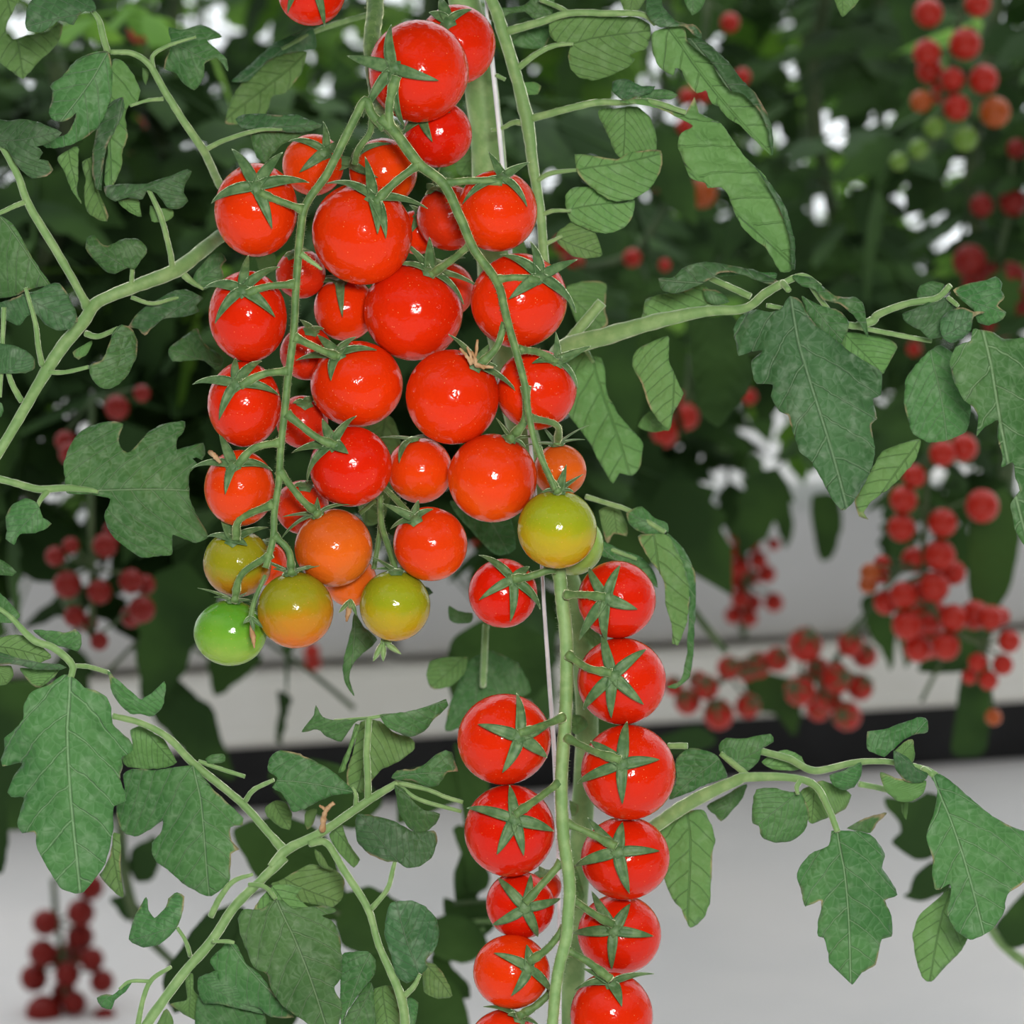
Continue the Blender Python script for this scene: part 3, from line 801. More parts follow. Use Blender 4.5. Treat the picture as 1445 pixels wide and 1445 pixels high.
leaflet(B, cA, (120,1215), (312,1325), [(-20,1240),(40,1222),(80,1205),(160,1180),(205,1158),(242,1155),(276,1200),(310,1270),(317,1312),(282,1342),(230,1347),(180,1322),(148,1282),(110,1290),(80,1327),(40,1310),(-20,1290)], .713, 'd', .3)
leaflet(B, cA, (537,1100), (352,1000), [(522,1092),(470,1117),(428,1105),(395,1070),(370,1045),(348,1012),(353,970),(385,957),(410,990),(440,1002),(500,975),(560,973),(592,1000),(598,1030),(568,1070),(550,1098)], .726, 't', .25)
leaflet(B, cA, (605,762), (778,700), [(600,748),(500,750),(423,760),(433,800),(470,822),(520,806),(582,812),(602,772),(640,790),(682,847),(730,852),(768,820),(750,787),(756,750),(782,698),(765,689),(700,715),(640,733)], .724, 'd', .35)
leaflet(B, cA, (510,820), (577,882), [(480,818),(560,812),(577,882),(540,872),(500,845)], .732, 'u', .2)
leaflet(B, cA, (650,845), (625,905), [(612,838),(640,848),(700,850),(708,880),(680,902),(618,902)], .732, 'u', .2)
leaflet(B, cA, (800,1215), (565,1368), [(625,1232),(700,1190),(760,1180),(828,1215),(800,1245),(814,1270),(750,1292),(660,1302),(590,1368),(565,1342),(523,1330),(572,1268)], .736, 'd', .3)
leaflet(B, cA, (800,1160), (920,1058), [(796,1112),(860,1040),(902,1030),(922,1060),(902,1090),(914,1130),(870,1162),(830,1182),(790,1150)], .744, 't', .3)
leaflet(B, cC, (450,255), (622,28), [(453,240),(520,210),(550,140),(578,60),(620,28),(672,50),(702,120),(697,190),(660,270),(610,332),(560,357),(508,347),(473,310),(458,275)], .712, 't', .35)
leaflet(B, cC, (40,270), (140,150), [(-30,130),(60,133),(132,160),(177,205),(178,250),(130,277),(60,277),(-30,270)], .71, 'd', .2)
leaflet(B, cC, (410,110), (400,200), [(370,170),(470,110),(450,170),(400,208)], .735, 'u', .2)
leaflet(B, cC, (0,430), (10,510), [(-30,420),(10,430),(18,470),(5,500),(-30,505)], .715, 't', .2)
A16 = leafthing('leaf_tip', W(270, 490, .76), 'folded leaflet tip poking out left of the second tomato of the left column')
leaflet(A16, cC, (1135,235), (860,162), [(860,152),(920,103),(1000,48),(1037,120),(1137,200),(1110,262),(1040,212),(960,212),(880,217),(862,190)], .76, 't', .3)
# ---- 3 lobed leaf
D3 = leafthing('tomato_leaf', W(40, 688, .73), 'broad lobed leaf left of the left column, with one small leaflet under its stalk')
rachis(D3, [(cC, [(-60,800,.728,4.4),(80,838,.73,4.4),(200,868,.733,4.6),(330,862,.733,4.4),(450,872,.731,3.2),(500,882,.7305,2.4)]), (cC, [(240,880,.733,4),(205,925,.731,3),(190,960,.73,2.4)])])
leaflet(D3, cC, (335,862), (1000,890), [(332,825),(324,745),(350,660),(400,582),(450,550),(540,525),(628,535),(605,600),(612,650),(650,682),(700,642),(760,572),(830,537),(943,523),(937,572),(900,620),(900,667),(960,650),(1037,633),(1047,690),(1030,720),(1000,705),(980,712),(1010,742),(968,782),(960,830),(970,930),(1010,1010),(1050,1080),(1063,1112),(1000,1142),(940,1122),(880,1100),(876,1198),(820,1207),(720,1217),(650,1172),(580,1112),(545,1060),(533,1000),(562,918),(450,892),(340,887)], .733, 't', .12, .05)
leaflet(D3, cC, (200,965), (45,1145), [(205,975),(190,940),(130,914),(60,950),(28,1010),(35,1080),(28,1122),(72,1152),(100,1100),(180,1092),(240,1067),(262,1045),(220,1015)], .728, 't', .3)
D3b = leafthing('leaf_tip', W(5, 800, .72), 'small leaf tip with a dry end at the left edge beneath the lobed leaf')
leaflet(D3b, cC, (-40,1260), (82,1295), [(-40,1220),(0,1225),(60,1265),(84,1292),(62,1312),(0,1306),(-40,1310)], .72, 't', .2)
# ---- 4 lower left
E = leafthing('tomato_leaf', W(400, 1195, .73), 'lower left compound leaf with a long blade above the dim bottom-left tomatoes')
rachis(E, [(cD, [(-40,170,.70,3),(40,220,.70,3),(150,330,.703,4.5),(240,365,.705,4.5),(325,440,.707,4.5),(322,500,.706,4)]),
           (cD, [(325,448,.708,3),(400,452,.712,3),(490,478,.718,3)]),
           (cD, [(510,675,.716,3.8),(640,708,.72,4),(760,772,.723,4.4),(870,885,.726,5),(1000,990,.728,4.8),(1110,1085,.73,4.8),(1230,1220,.731,5),(1290,1290,.732,7)]),
           (cD, [(1110,1062,.73,3.4),(1150,1010,.727,3),(1240,965,.724,2.4)]),
           (cD, [(900,880,.727,2.6),(1000,915,.729,2.6),(1110,950,.731,2.4)]),
           (cD, [(960,890,.729,2),(1000,860,.729,1.6)])])
leaflet(E, cD, (318,480), (350,1478), [(290,488),(210,540),(145,565),(113,620),(105,690),(60,742),(18,777),(20,830),(3,872),(10,902),(100,890),(60,950),(33,1022),(50,1042),(107,1045),(90,1110),(78,1162),(100,1207),(157,1202),(170,1280),(220,1372),(280,1460),(350,1480),(382,1473),(440,1400),(480,1330),(512,1200),(517,1085),(572,1060),(545,960),(557,900),(550,870),(602,830),(592,790),(540,740),(510,710),(502,640),(480,590),(430,560),(380,548),(342,508)], .705, 't', .12, .04, label='long blade with a pale midrib and brownish margin')
leaflet(E, cD, (875,905), (960,1492), [(865,898),(780,910),(700,920),(600,915),(558,940),(565,1010),(528,1080),(535,1150),(560,1202),(610,1222),(680,1190),(737,1150),(730,1200),(688,1250),(690,1300),(710,1340),(760,1372),(840,1442),(940,1492),(990,1472),(1040,1422),(1047,1300),(1085,1280),(1050,1240),(1045,1180),(1098,1170),(1102,1140),(1030,1070),(960,1000),(905,930)], .724, 't', .15, .05)
leaflet(E, cD, (500,490), (745,525), [(493,473),(530,510),(590,560),(640,602),(700,560),(745,518),(750,560),(737,630),(692,677),(640,667),(590,665),(540,620),(505,560)], .716, 't', .4)
leaflet(E, cD, (640,725), (795,890), [(552,872),(600,800),(590,740),(640,718),(700,758),(742,780),(802,885),(760,907),(680,917),(580,907)], .732, 'u', .2)
leaflet(E, cD, (350,290), (150,270), [(150,288),(230,288),(300,298),(340,283),(368,310),(370,350),(355,382),(300,367),(220,342)], .715, 't', .3)
leaflet(E, cD, (30,240), (60,150), [(-40,110),(0,118),(45,165),(92,215),(60,252),(-40,240)], .70, 't', .3)
leaflet(E, cD, (-20,360), (230,410), [(-40,330),(60,308),(140,318),(200,370),(232,410),(150,442),(60,422),(-40,400)], .708, 'u', .25)
leaflet(E, cD, (300,460), (0,400), [(-40,380),(60,405),(170,433),(270,440),(302,455),(280,465),(180,467),(60,442),(-40,445)], .704, 'd', .5)
leaflet(E, cD, (270,460), (180,547), [(90,458),(180,463),(272,463),(230,510),(180,547),(140,532),(108,490)], .712, 'u', .25)
leaflet(E, cD, (-20,450), (30,530), [(-40,455),(50,448),(62,490),(30,532),(-40,540)], .712, 'u', .25)
leaflet(E, cE, (500,400), (555,695), [(468,570),(500,500),(515,400),(545,410),(547,560),(557,695),(510,662),(450,592)], .73, 'u', .2)
leaflet(E, cF, (245,440), (580,485), [(228,400),(235,350),(282,317),(350,330),(420,360),(500,410),(570,470),(582,492),(500,502),(430,532),(380,560),(330,572),(308,530),(280,490),(245,470),(268,432)], .72, 't', .2)
leaflet(E, cD, (1240,1060), (1310,1190), [(1200,1090),(1250,1058),(1290,1068),(1322,1110),(1312,1192),(1260,1172),(1210,1132)], .745, 'u', .2)
leaflet(E, cD, (930,880), (1020,850), [(930,870),(960,850),(1015,848),(1020,880),(985,890),(940,890)], .727, 't', .2)
# ---- 5 bottom leaf
G5 = leafthing('tomato_leaf', W(215, 1470, .71), 'big compound leaf at bottom left of centre, its stalk rising from the bottom edge')
rachis(G5, [(cE, [(600,1400,.712,6.5),(670,1262,.713,6.5),(830,1042,.716,6),(960,890,.72,6.2),(1060,740,.723,6),(1180,620,.725,5.5),(1290,510,.727,6.5)]),
            (cF, [(240,800,.726,5.5),(310,725,.727,6),(450,655,.726,5.5),(600,552,.725,5.2),(700,488,.724,4.6),(765,450,.723,4)]),
            (cF, [(640,520,.725,4.5),(640,440,.722,4.2),(635,330,.72,4.2),(645,185,.718,4),]),
            (cF, [(400,700,.726,5),(470,700,.724,4.5),(540,810,.721,4.6),(640,970,.718,4.6),(685,1120,.716,4.4),(760,1290,.714,5.5),(790,1400,.713,6),(790,1520,.713,6)]),
            (cF, [(655,970,.718,3.6),(720,890,.716,3.2),(745,800,.714,2.8),(755,765,.713,2)]),
            (cF, [(790,1330,.714,4),(830,1290,.712,3.4),(855,1240,.711,2.4)]),
            (cF, [(765,452,.723,3.2),(880,478,.722,2.6),(960,510,.722,2.6),(1032,532,.722,2.4)]),
            (cF, [(765,460,.724,2.6),(850,520,.723,2.6),(1025,570,.723,2.4)]),
            (cE, [(862,960,.719,3),(840,890,.716,2.6),(803,832,.714,2.2)]),
            (cE, [(955,780,.721,4.4),(1000,690,.719,3.8),(1060,620,.717,3.2),(1145,590,.715,2)]),
            (cE, [(620,1300,.712,3.6),(650,1150,.711,3.2),(690,1065,.71,3),(775,1010,.708,2.4)]),
            (cE, [(680,1075,.71,2.4),(590,1075,.709,2.2),(540,1110,.709,1.6)]),
            (cF, [(0,1105,.715,2),(60,1105,.714,2.6),(90,1110,.714,2)]),
            (cF, [(150,870,.724,3),(215,880,.722,3),(260,930,.720,2.8)]),
            (cF, [(590,545,.725,3.2),(590,500,.724,2.6),(575,470,.724,1.6)]),
            (cF, [(500,196,.719,2),(640,185,.718,2.2),(700,175,.718,2)])])
mb = MB(); pxtube(mb, [(*cF(452,650),.724,4.5),(*cF(458,600),.722,4.2),(*cF(470,560),.720,3.4),(*cF(500,535),.719,2.6)], 7, 0, 5, .3); pxtube(mb, [(*cF(470,565),.721,3),(*cF(440,545),.720,1.5)], 7, 0, 5, .3); mb.build('dried_shoot', BROWN, G5)
leaflet(G5, cE, (803,830), (588,885), [(800,832),(770,870),(710,912),(650,922),(600,902),(583,885),(595,830),(620,760),(662,693),(670,750),(700,788),(750,740),(762,700),(802,671),(835,690),(830,750),(815,800)], .713, 't', .35)
leaflet(G5, cE, (595,1072), (450,1180), [(438,1150),(480,1133),(510,1138),(560,1095),(602,1068),(570,1122),(520,1162),(505,1202),(460,1192)], .709, 't', .3)
leaflet(G5, cF, (262,930), (480,1490), [(240,940),(200,975),(130,973),(103,1010),(115,1080),(140,1140),(170,1212),(222,1240),(240,1300),(290,1372),(360,1422),(430,1470),(500,1490),(527,1420),(532,1360),(500,1300),(532,1250),(532,1160),(520,1060),(490,1020),(450,1000),(512,978),(470,960),(400,962),(330,967),(290,935)], .714, 't', .15, .03, label='large blade with a browned right margin')
leaflet(G5, cF, (70,1112), (335,1418), [(60,1110),(100,1120),(140,1200),(180,1225),(230,1290),(280,1360),(335,1418),(240,1417),(190,1380),(120,1362),(80,1312),(30,1290),(8,1220),(-10,1180)], .722, 't', .2)
leaflet(G5, cF, (-60,1330), (210,1400), [(-60,1330),(0,1340),(60,1370),(150,1385),(212,1400),(208,1500),(-60,1500)], .728, 't', .1)
leaflet(G5, cE, (1260,680), (1440,900), [(1150,760),(1180,700),(1240,640),(1300,640),(1370,650),(1340,690),(1400,740),(1440,800),(1350,780),(1250,740)], .724, 'u', .2)
leaflet(G5, cF, (755,765), (600,582), [(598,580),(680,590),(760,615),(830,652),(912,648),(927,690),(902,760),(850,797),(800,802),(760,777),(720,777),(640,742),(595,692),(588,640)], .712, 'd', .2)
leaflet(G5, cF, (850,1240), (760,950), [(738,945),(810,937),(880,963),(927,1020),(932,1090),(907,1150),(880,1182),(886,1212),(850,1250),(800,1277),(755,1240),(730,1150),(708,1080),(715,1000)], .712, 'd', .15, 0)
leaflet(G5, cF, (760,470), (935,590), [(750,460),(760,520),(770,580),(810,640),(860,662),(920,622),(937,580),(860,560),(810,510),(790,480)], .722, 't', .35)
leaflet(G5, cF, (745,430), (1012,403), [(738,430),(760,400),(830,395),(880,370),(920,335),(960,318),(987,325),(1000,370),(1012,405),(970,407),(930,462),(880,467),(820,442),(770,442)], .718, 't', .35)
leaflet(G5, cF, (640,187), (425,132), [(640,182),(580,190),(500,195),(452,180),(425,132),(418,170),(366,243),(430,232),(470,262),(530,282),(560,240),(592,200)], .716, 't', .4)
leaflet(G5, cF, (690,178), (965,108), [(690,172),(760,165),(840,150),(900,130),(962,106),(972,132),(910,192),(880,232),(820,262),(770,247),(720,222)], .716, 't', .35)
leaflet(G5, cF, (660,205), (590,490), [(610,200),(690,198),(740,240),(822,270),(832,310),(770,362),(690,402),(640,462),(620,492),(560,472),(553,410),(580,320)], .735, 'u', .15)
leaflet(G5, cF, (600,210), (520,415), [(518,412),(560,300),(588,208),(608,213),(572,320),(540,405)], .728, 'u', .3)
leaflet(G5, cF, (500,640), (605,775), [(480,662),(530,620),(560,700),(607,770),(582,802),(540,762),(500,712)], .736, 'u', .2)
leaflet(G5, cF, (650,1155), (530,1440), [(530,1165),(580,1150),(640,1148),(672,1180),(667,1240),(620,1300),(560,1382),(530,1450),(525,1330)], .722, 't', .2)
leaflet(G5, cF, (660,1270), (560,1500), [(535,1445),(560,1388),(640,1275),(662,1300),(667,1500),(520,1500)], .725, 't', .2)
leaflet(G5, cF, (700,1290), (720,1500), [(668,1300),(732,1288),(762,1340),(772,1500),(680,1500),(660,1370)], .728, 'u', .2)
leaflet(G5, cF, (810,1340), (830,1480), [(800,1338),(848,1358),(825,1480),(790,1480)], .722, 't', .2)
leaflet(G5, cF, (880,1200), (985,1332), [(868,1198),(920,1200),(962,1260),(988,1330),(930,1342),(870,1312)], .735, 'u', .2)
leaflet(G5, cF, (300,850), (530,950), [(285,850),(400,788),(500,808),(542,850),(537,920),(500,962),(420,952),(330,932),(240,870)], .742, 'u', .15)
leaflet(G5, cF, (380,600), (385,640), [(385,570),(430,560),(415,620),(390,645),(378,620)], .742, 'u', .2)
leaflet(G5, cF, (430,730), (500,800), [(420,725),(445,740),(475,795),(500,812),(450,800),(425,760)], .735, 'u', .2)
leaflet(G5, cE, (900,1060), (1010,1130), [(900,1060),(950,1040),(1010,1020),(1120,1100),(1200,1220),(1090,1200),(1000,1180),(920,1170),(895,1110)], .722, 't', .3)
leaflet(G5, cE, (860,1040), (860,1160), [(840,1050),(872,1040),(880,1120),(930,1160),(1100,1180),(1200,1230),(1190,1300),(960,1260),(880,1250),(770,1180),(845,1160)], .73, 'u', .2)
leaflet(G5, cE, (760,1220), (740,1300), [(755,1200),(782,1240),(780,1300),(700,1300),(730,1230)], .73, 'u', .2)
# ---- 6 upper right
H6 = leafthing('tomato_leaf', W(765, 370, .75), 'long compound leaf along the right side of the string, its pale undersides showing')
rachis(H6, [(cG, [(-60,-80,.745,6),(0,50,.745,7.5),(35,160,.745,7.5),(90,340,.745,7.5),(135,520,.745,8.5),(152,620,.745,7.5),(168,750,.746,6.5),(200,950,.748,6),(218,1170,.75,5.5),(240,1300,.755,5)]),
            (cG, [(40,145,.745,5.5),(200,100,.742,4.8),(330,60,.74,4.2),(500,60,.738,4),(660,65,.735,3.4),(720,110,.732,2.4)]),
            (cG, [(95,310,.745,4.2),(190,240,.742,3.4),(270,205,.741,3),(350,200,.74,1.6)]),
            (cG, [(150,540,.745,5),(300,500,.741,4.4),(450,465,.739,4.2),(560,465,.737,3.5),(700,460,.733,3.4),(860,510,.73,3)]),
            (cG, [(185,820,.746,3.4),(250,785,.744,3),(385,768,.742,1.8)]),
            (cG, [(205,975,.748,3),(260,955,.746,2.6),(340,955,.745,1.8)]),
            (cG, [(225,1105,.749,2.8),(300,1070,.748,1.6)]),
            (cG, [(140,560,.746,4.2),(80,555,.748,3.4),(30,580,.75,2.6),(-20,590,.752,2.4)]),
            (cG, [(0,340,.75,2.6),(40,360,.752,2.4)]),
            (cG, [(330,60,.74,3.2),(280,30,.742,3),(200,0,.745,2.6)])])
leaflet(H6, cG, (345,198), (700,130), [(345,78),(250,98),(243,160),(280,192),(342,197),(328,240),(335,300),(380,352),(450,362),(520,342),(600,302),(632,267),(602,250),(682,217),(702,150),(697,110),(640,80),(560,75),(420,73)], .744, 'u', .12)
leaflet(H6, cG, (170,60), (0,45), [(-30,40),(60,33),(130,20),(180,-20),(265,-20),(252,70),(200,92),(158,77),(130,52),(60,62),(0,100),(-30,90)], .75, 't', .2)
leaflet(H6, cG, (150,150), (215,218), [(65,188),(140,138),(242,118),(242,170),(212,218),(130,217)], .76, 't', .2)
leaflet(H6, cG, (720,110), (935,170), [(690,-20),(678,50),(700,90),(740,122),(850,118),(900,160),(932,182),(932,150),(905,115),(830,100),(780,60),(752,20),(745,-20)], .728, 'd', .4)
leaflet(H6, cG, (780,125), (1248,705), [(852,125),(870,190),(930,222),(980,282),(1020,332),(1082,400),(1142,412),(1192,470),(1240,550),(1252,640),(1245,705),(1190,652),(1150,612),(1100,562),(1060,540),(1020,502),(1010,482),(980,470),(950,408),(910,422),(860,372),(842,320),(812,308),(805,342),(750,312),(713,250),(704,190),(708,150),(760,128)], .735, 'u', .15, -.03)
leaflet(H6, cG, (860,150), (1253,705), [(860,175),(930,175),(1010,238),(1060,288),(1120,368),(1180,428),(1222,500),(1247,560),(1257,640),(1252,705),(1238,640),(1222,560),(1180,485),(1120,425),(1060,410),(1010,342),(970,272),(920,232)], .727, 'd', .3, .03)
leaflet(H6, cG, (590,458), (1342,1222), [(560,460),(640,447),(720,452),(800,478),(860,508),(900,440),(920,510),(960,530),(1020,560),(1062,620),(1110,690),(1170,750),(1220,800),(1260,880),(1290,960),(1322,1040),(1340,1130),(1342,1222),(1290,1232),(1260,1182),(1220,1118),(1170,1082),(1120,1032),(1080,960),(1050,880),(1020,848),(960,852),(950,830),(880,802),(850,740),(823,660),(840,602),(893,570),(840,540),(760,500),(680,477)], .733, 'u', .18, -.02)
leaflet(H6, cG, (1180,775), (1348,1222), [(1170,750),(1240,828),(1292,900),(1332,1000),(1354,1100),(1354,1222),(1340,1218),(1330,1080),(1290,960),(1240,862)], .727, 'd', .3)
leaflet(H6, cG, (590,480), (570,718), [(465,500),(550,488),(640,483),(702,540),(727,620),(722,690),(660,682),(570,718),(540,690),(510,620),(475,550)], .748, 'u', .2)
leaflet(H6, cG, (378,768), (748,692), [(358,700),(450,708),(550,722),(600,690),(700,678),(747,682),(754,740),(732,800),(690,862),(620,902),(560,912),(510,902),(460,872),(400,822),(370,780)], .742, 'u', .12)
leaflet(H6, cG, (315,952), (628,912), [(313,890),(350,850),(430,850),(510,900),(570,922),(628,908),(617,980),(580,1032),(500,1058),(420,1042),(340,1002),(322,960)], .748, 'u', .15)
leaflet(H6, cG, (280,1078), (482,1158), [(280,1050),(340,1008),(400,1013),(452,1060),(482,1155),(410,1172),(350,1162),(300,1122),(270,1085)], .75, 'u', .15)
leaflet(H6, cG, (565,455), (720,392), [(528,370),(560,358),(600,360),(660,390),(722,390),(702,420),(640,440),(600,462),(560,445),(525,410)], .733, 'd', .3)
leaflet(H6, cG, (640,450), (822,430), [(660,420),(720,405),(780,408),(825,430),(790,452),(720,448),(650,450)], .735, 't', .3)
leaflet(H6, cG, (120,390), (200,420), [(110,380),(170,370),(205,390),(190,425),(140,430)], .76, 'u', .2)
H6b = leafthing('leaf_tip', W(1190, 0, .74), 'pointed leaflet tip poking in from the top edge at the upper right')
leaflet(H6b, crop(1000,0,3.211), (600,-60), (607,75), [(540,-60),(570,0),(607,77),(690,-10),(700,-60)], .74, 'u', .2)
H6c = leafthing('leaf_tip', W(980, 0, .76), 'small leaf cut by the top edge right of the long compound leaf')
leaflet(H6c, cG, (900,-60), (890,70), [(840,-60),(855,10),(888,68),(930,40),(965,-60)], .76, 't', .2)
leaflet(H6, cG, (620,-50), (605,75), [(555,-40),(575,40),(605,77),(650,40),(690,-40)], .76, 'u', .2)
# ---- 7 right middle
P7 = leafthing('tomato_leaf', W(800, 500, .74), 'compound leaf reaching right at mid height, with one large dusty grey-green blade')
rachis(P7, [(cI, [(0,450,.765,12),(50,392,.752,12),(200,348,.745,11),(400,290,.738,9.5),(600,248,.732,7),(750,238,.728,5.5),(830,180,.724,5.5),(900,138,.721,5)]),
            (cI, [(50,385,.752,7),(110,310,.75,6.8),(192,213,.748,6.8)]),
            (cI, [(600,110,.74,3.5),(700,155,.736,4),(775,190,.733,4)]),
            (cI, [(840,225,.728,3),(900,235,.73,2.6)]),
            (cI, [(900,135,.721,4.5),(925,165,.716,3.6)]),
            (cI, [(900,138,.721,4),(980,110,.722,4),(1050,150,.723,3)]),
            (cJ, [(440,140,.722,3),(560,300,.73,3.4),(650,352,.735,4.5),(740,330,.735,5.5),(770,300,.733,4.6),(900,252,.728,4.2),(1030,228,.724,4),(1095,170,.720,3.6)]),
            (cJ, [(640,352,.735,3),(760,375,.737,3),(900,402,.739,3),(1010,422,.74,2.6)]),
            (cJ, [(1085,225,.722,3),(1130,262,.719,2.6)])])
leaflet(P7, cI, (930,165), (1135,1025), [(930,188),(900,235),(850,252),(800,240),(740,265),(708,320),(720,380),(728,422),(790,405),(822,403),(780,440),(783,480),(800,532),(863,537),(855,580),(890,642),(922,655),(940,720),(970,800),(1010,832),(1050,900),(1100,990),(1135,1028),(1172,1005),(1220,930),(1250,860),(1262,780),(1250,690),(1273,670),(1255,590),(1288,575),(1287,490),(1230,450),(1170,410),(1110,360),(1040,310),(1000,260),(970,205)], .714, 'd', .12, .03, label='large dusty grey-green blade with pale veins')
leaflet(P7, cI, (975,180), (1150,370), [(975,190),(1050,225),(1120,245),(1162,290),(1145,350),(1120,385),(1060,330),(1010,280)], .721, 't', .2)
leaflet(P7, cI, (880,138), (413,120), [(885,130),(800,88),(700,68),(600,53),(520,73),(470,115),(413,118),(430,167),(480,177),(540,160),(600,130),(660,95),(740,102),(850,142)], .722, 'd', .35)
leaflet(P7, cI, (640,110), (800,110), [(640,100),(720,78),(800,92),(880,100),(860,130),(790,110),(720,105),(660,112)], .735, 't', .2)
leaflet(P7, cI, (650,200), (345,300), [(365,200),(430,180),(520,165),(590,143),(632,190),(655,230),(560,257),(450,277),(343,302),(355,250)], .752, 'u', .2)
leaflet(P7, cI, (600,160), (690,215), [(590,160),(650,170),(695,210),(640,222),(600,205)], .748, 't', .2)
leaflet(P7, cI, (930,130), (1232,352), [(940,108),(1010,113),(1060,150),(1110,188),(1190,193),(1222,230),(1237,350),(1215,312),(1180,262),(1120,217),(1060,202),(1030,162),(980,150)], .719, 't', .35)
leaflet(P7, cI, (1150,340), (1290,495), [(1130,330),(1220,338),(1320,358),(1352,390),(1330,432),(1290,495),(1240,452),(1180,422),(1130,382)], .745, 'u', .2)
leaflet(P7, cI, (1440,750), (1235,1062), [(1442,750),(1422,832),(1380,882),(1320,942),(1250,992),(1220,1040),(1238,1065),(1200,1052),(1183,990),(1200,960),(1250,870),(1290,800),(1360,768)], .745, 'u', .2)
leaflet(P7, cJ, (1090,205), (945,220), [(943,220),(958,170),(1020,150),(1067,163),(1055,200),(1000,232),(960,237)], .728, 't', .2)
leaflet(P7, cJ, (1105,200), (1348,300), [(1108,190),(1160,165),(1240,150),(1300,128),(1332,160),(1325,190),(1342,222),(1310,262),(1348,290),(1332,322),(1270,352),(1220,337),(1200,280),(1150,240)], .722, 't', .3)
leaflet(P7, cJ, (1090,225), (880,300), [(878,300),(960,260),(1030,230),(1080,223),(1132,270),(1080,300),(1050,340),(1060,402),(1000,412),(960,372),(900,342)], .724, 'd', .25)
leaflet(P7, cJ, (1060,400), (1255,292), [(1060,402),(1048,330),(1090,283),(1150,270),(1200,288),(1255,290),(1202,310),(1190,370),(1150,412),(1100,432)], .717, 'd', .4)
leaflet(P7, cJ, (1235,350), (1480,1400), [(1200,368),(1190,420),(1120,450),(1093,520),(1110,600),(1158,692),(1200,720),(1222,760),(1215,852),(1250,812),(1312,780),(1308,860),(1332,940),(1328,993),(1378,970),(1390,1030),(1412,1100),(1368,1160),(1390,1280),(1430,1347),(1520,1420),(1600,1200),(1580,700),(1530,440),(1430,408),(1340,412),(1280,378)], .712, 't', .12, .03, label='large blade cut by the right edge')
leaflet(P7, cJ, (1010,485), (1080,872), [(985,480),(930,540),(893,595),(886,700),(905,782),(928,842),(1000,882),(1080,872),(1168,832),(1190,720),(1160,600),(1130,500),(1050,440)], .745, 't', .2)
leaflet(P7, cI, (500,350), (465,708), [(330,400),(450,345),(455,440),(497,540),(513,570),(472,650),(460,708),(420,682),(380,622),(350,532),(313,460)], .757, 'u', .2)
P7b = leafthing('leaf_tip', W(1010, 450, .80), 'leaf in deep shade behind the stalk, left of the large grey-green blade')
leaflet(P7b, cI, (650,280), (650,702), [(540,290),(620,270),(710,262),(760,400),(792,480),(765,560),(705,640),(650,702),(590,662),(558,560),(545,450)], 1.0, 'b', .2)  # dark tone stands for the shadow cast by the large blade
P7c = leafthing('tomato_leaf', W(830, 520, .79), 'broad pale leaf hanging right behind the right column of tomatoes')
leaflet(P7c, cI, (150,390), (290,890), [(60,430),(190,430),(212,560),(250,640),(300,702),(352,762),(345,850),(312,892),(260,882),(235,922),(190,852),(150,772),(100,702),(60,640)], .79, 'u', .2)
leaflet(P7c, cI, (340,640), (440,715), [(335,700),(380,640),(440,690),(460,712),(390,722)], .79, 'u', .2)
leaflet(P7c, cI, (80,200), (210,330), [(50,160),(130,130),(210,140),(205,240),(215,300),(150,345),(110,330)], .80, 'u', .2)
rachis(P7c, [(cI, [(120,380,.79,3),(160,450,.79,2)])])
# ---- 8 lower right
Q8 = leafthing('tomato_leaf', W(900, 1180, .74), 'lower right compound leaf arching out from behind the lower truss over the pale floor')
rachis(Q8, [(cL, [(60,590,.745,8),(130,540,.74,8.5),(250,462,.735,8.5),(400,390,.73,7),(450,375,.728,6),(600,377,.724,5),(690,405,.72,4.5),(740,490,.716,4),(772,572,.713,4)]),
            (cL, [(490,280,.738,4.5),(600,310,.735,4.5),(690,352,.73,4.5),(840,322,.726,4),(960,320,.722,3.6),(1080,345,.718,4),(1130,370,.715,4)]),
            (cL, [(350,290,.735,3),(400,330,.733,4),(450,372,.73,4)]),
            (cL, [(640,385,.722,3.4),(625,410,.72,3),(628,435,.718,2.4)]),
            (cL, [(1080,345,.717,4),(1118,368,.713,3.4)]),
            (cL, [(160,262,.74,3.6),(230,262,.738,4)]),
            (cL, [(850,400,.74,3.6),(950,420,.745,3.6),(1050,450,.75,3)])])
leaflet(Q8, cL, (330,320), (170,455), [(163,455),(190,390),(190,310),(240,270),(300,280),(340,300),(375,372),(300,400),(240,430)], .738, 't', .2)
leaflet(Q8, cL, (400,335), (540,245), [(343,260),(370,233),(430,235),(530,218),(542,247),(500,270),(490,312),(450,352),(400,330),(350,290)], .735, 't', .3)
leaflet(Q8, cL, (510,330), (650,340), [(498,320),(540,290),(590,276),(642,300),(655,342),(600,352),(540,347)], .742, 'u', .2)
leaflet(Q8, cL, (625,430), (490,550), [(478,420),(540,413),(600,428),(640,430),(668,500),(657,560),(612,602),(550,612),(500,592),(488,552),(466,542),(463,490)], .722, 't', .25)
leaflet(Q8, cL, (690,395), (675,540), [(640,425),(720,388),(800,420),(822,440),(800,490),(740,520),(675,542),(655,490)], .735, 'u', .2)
leaflet(Q8, cL, (750,370), (856,325), [(743,370),(800,350),(857,322),(857,370),(832,412),(790,422),(755,402)], .722, 't', .3)
leaflet(Q8, cL, (770,562), (825,1120), [(750,570),(740,620),(680,650),(640,692),(628,740),(645,802),(655,842),(715,822),(700,900),(703,950),(722,955),(740,1010),(742,1045),(780,1082),(825,1123),(860,1080),(910,1052),(932,960),(967,950),(967,880),(943,820),(988,800),(965,750),(933,702),(942,650),(900,590),(860,573),(800,568)], .714, 't', .14, .03)
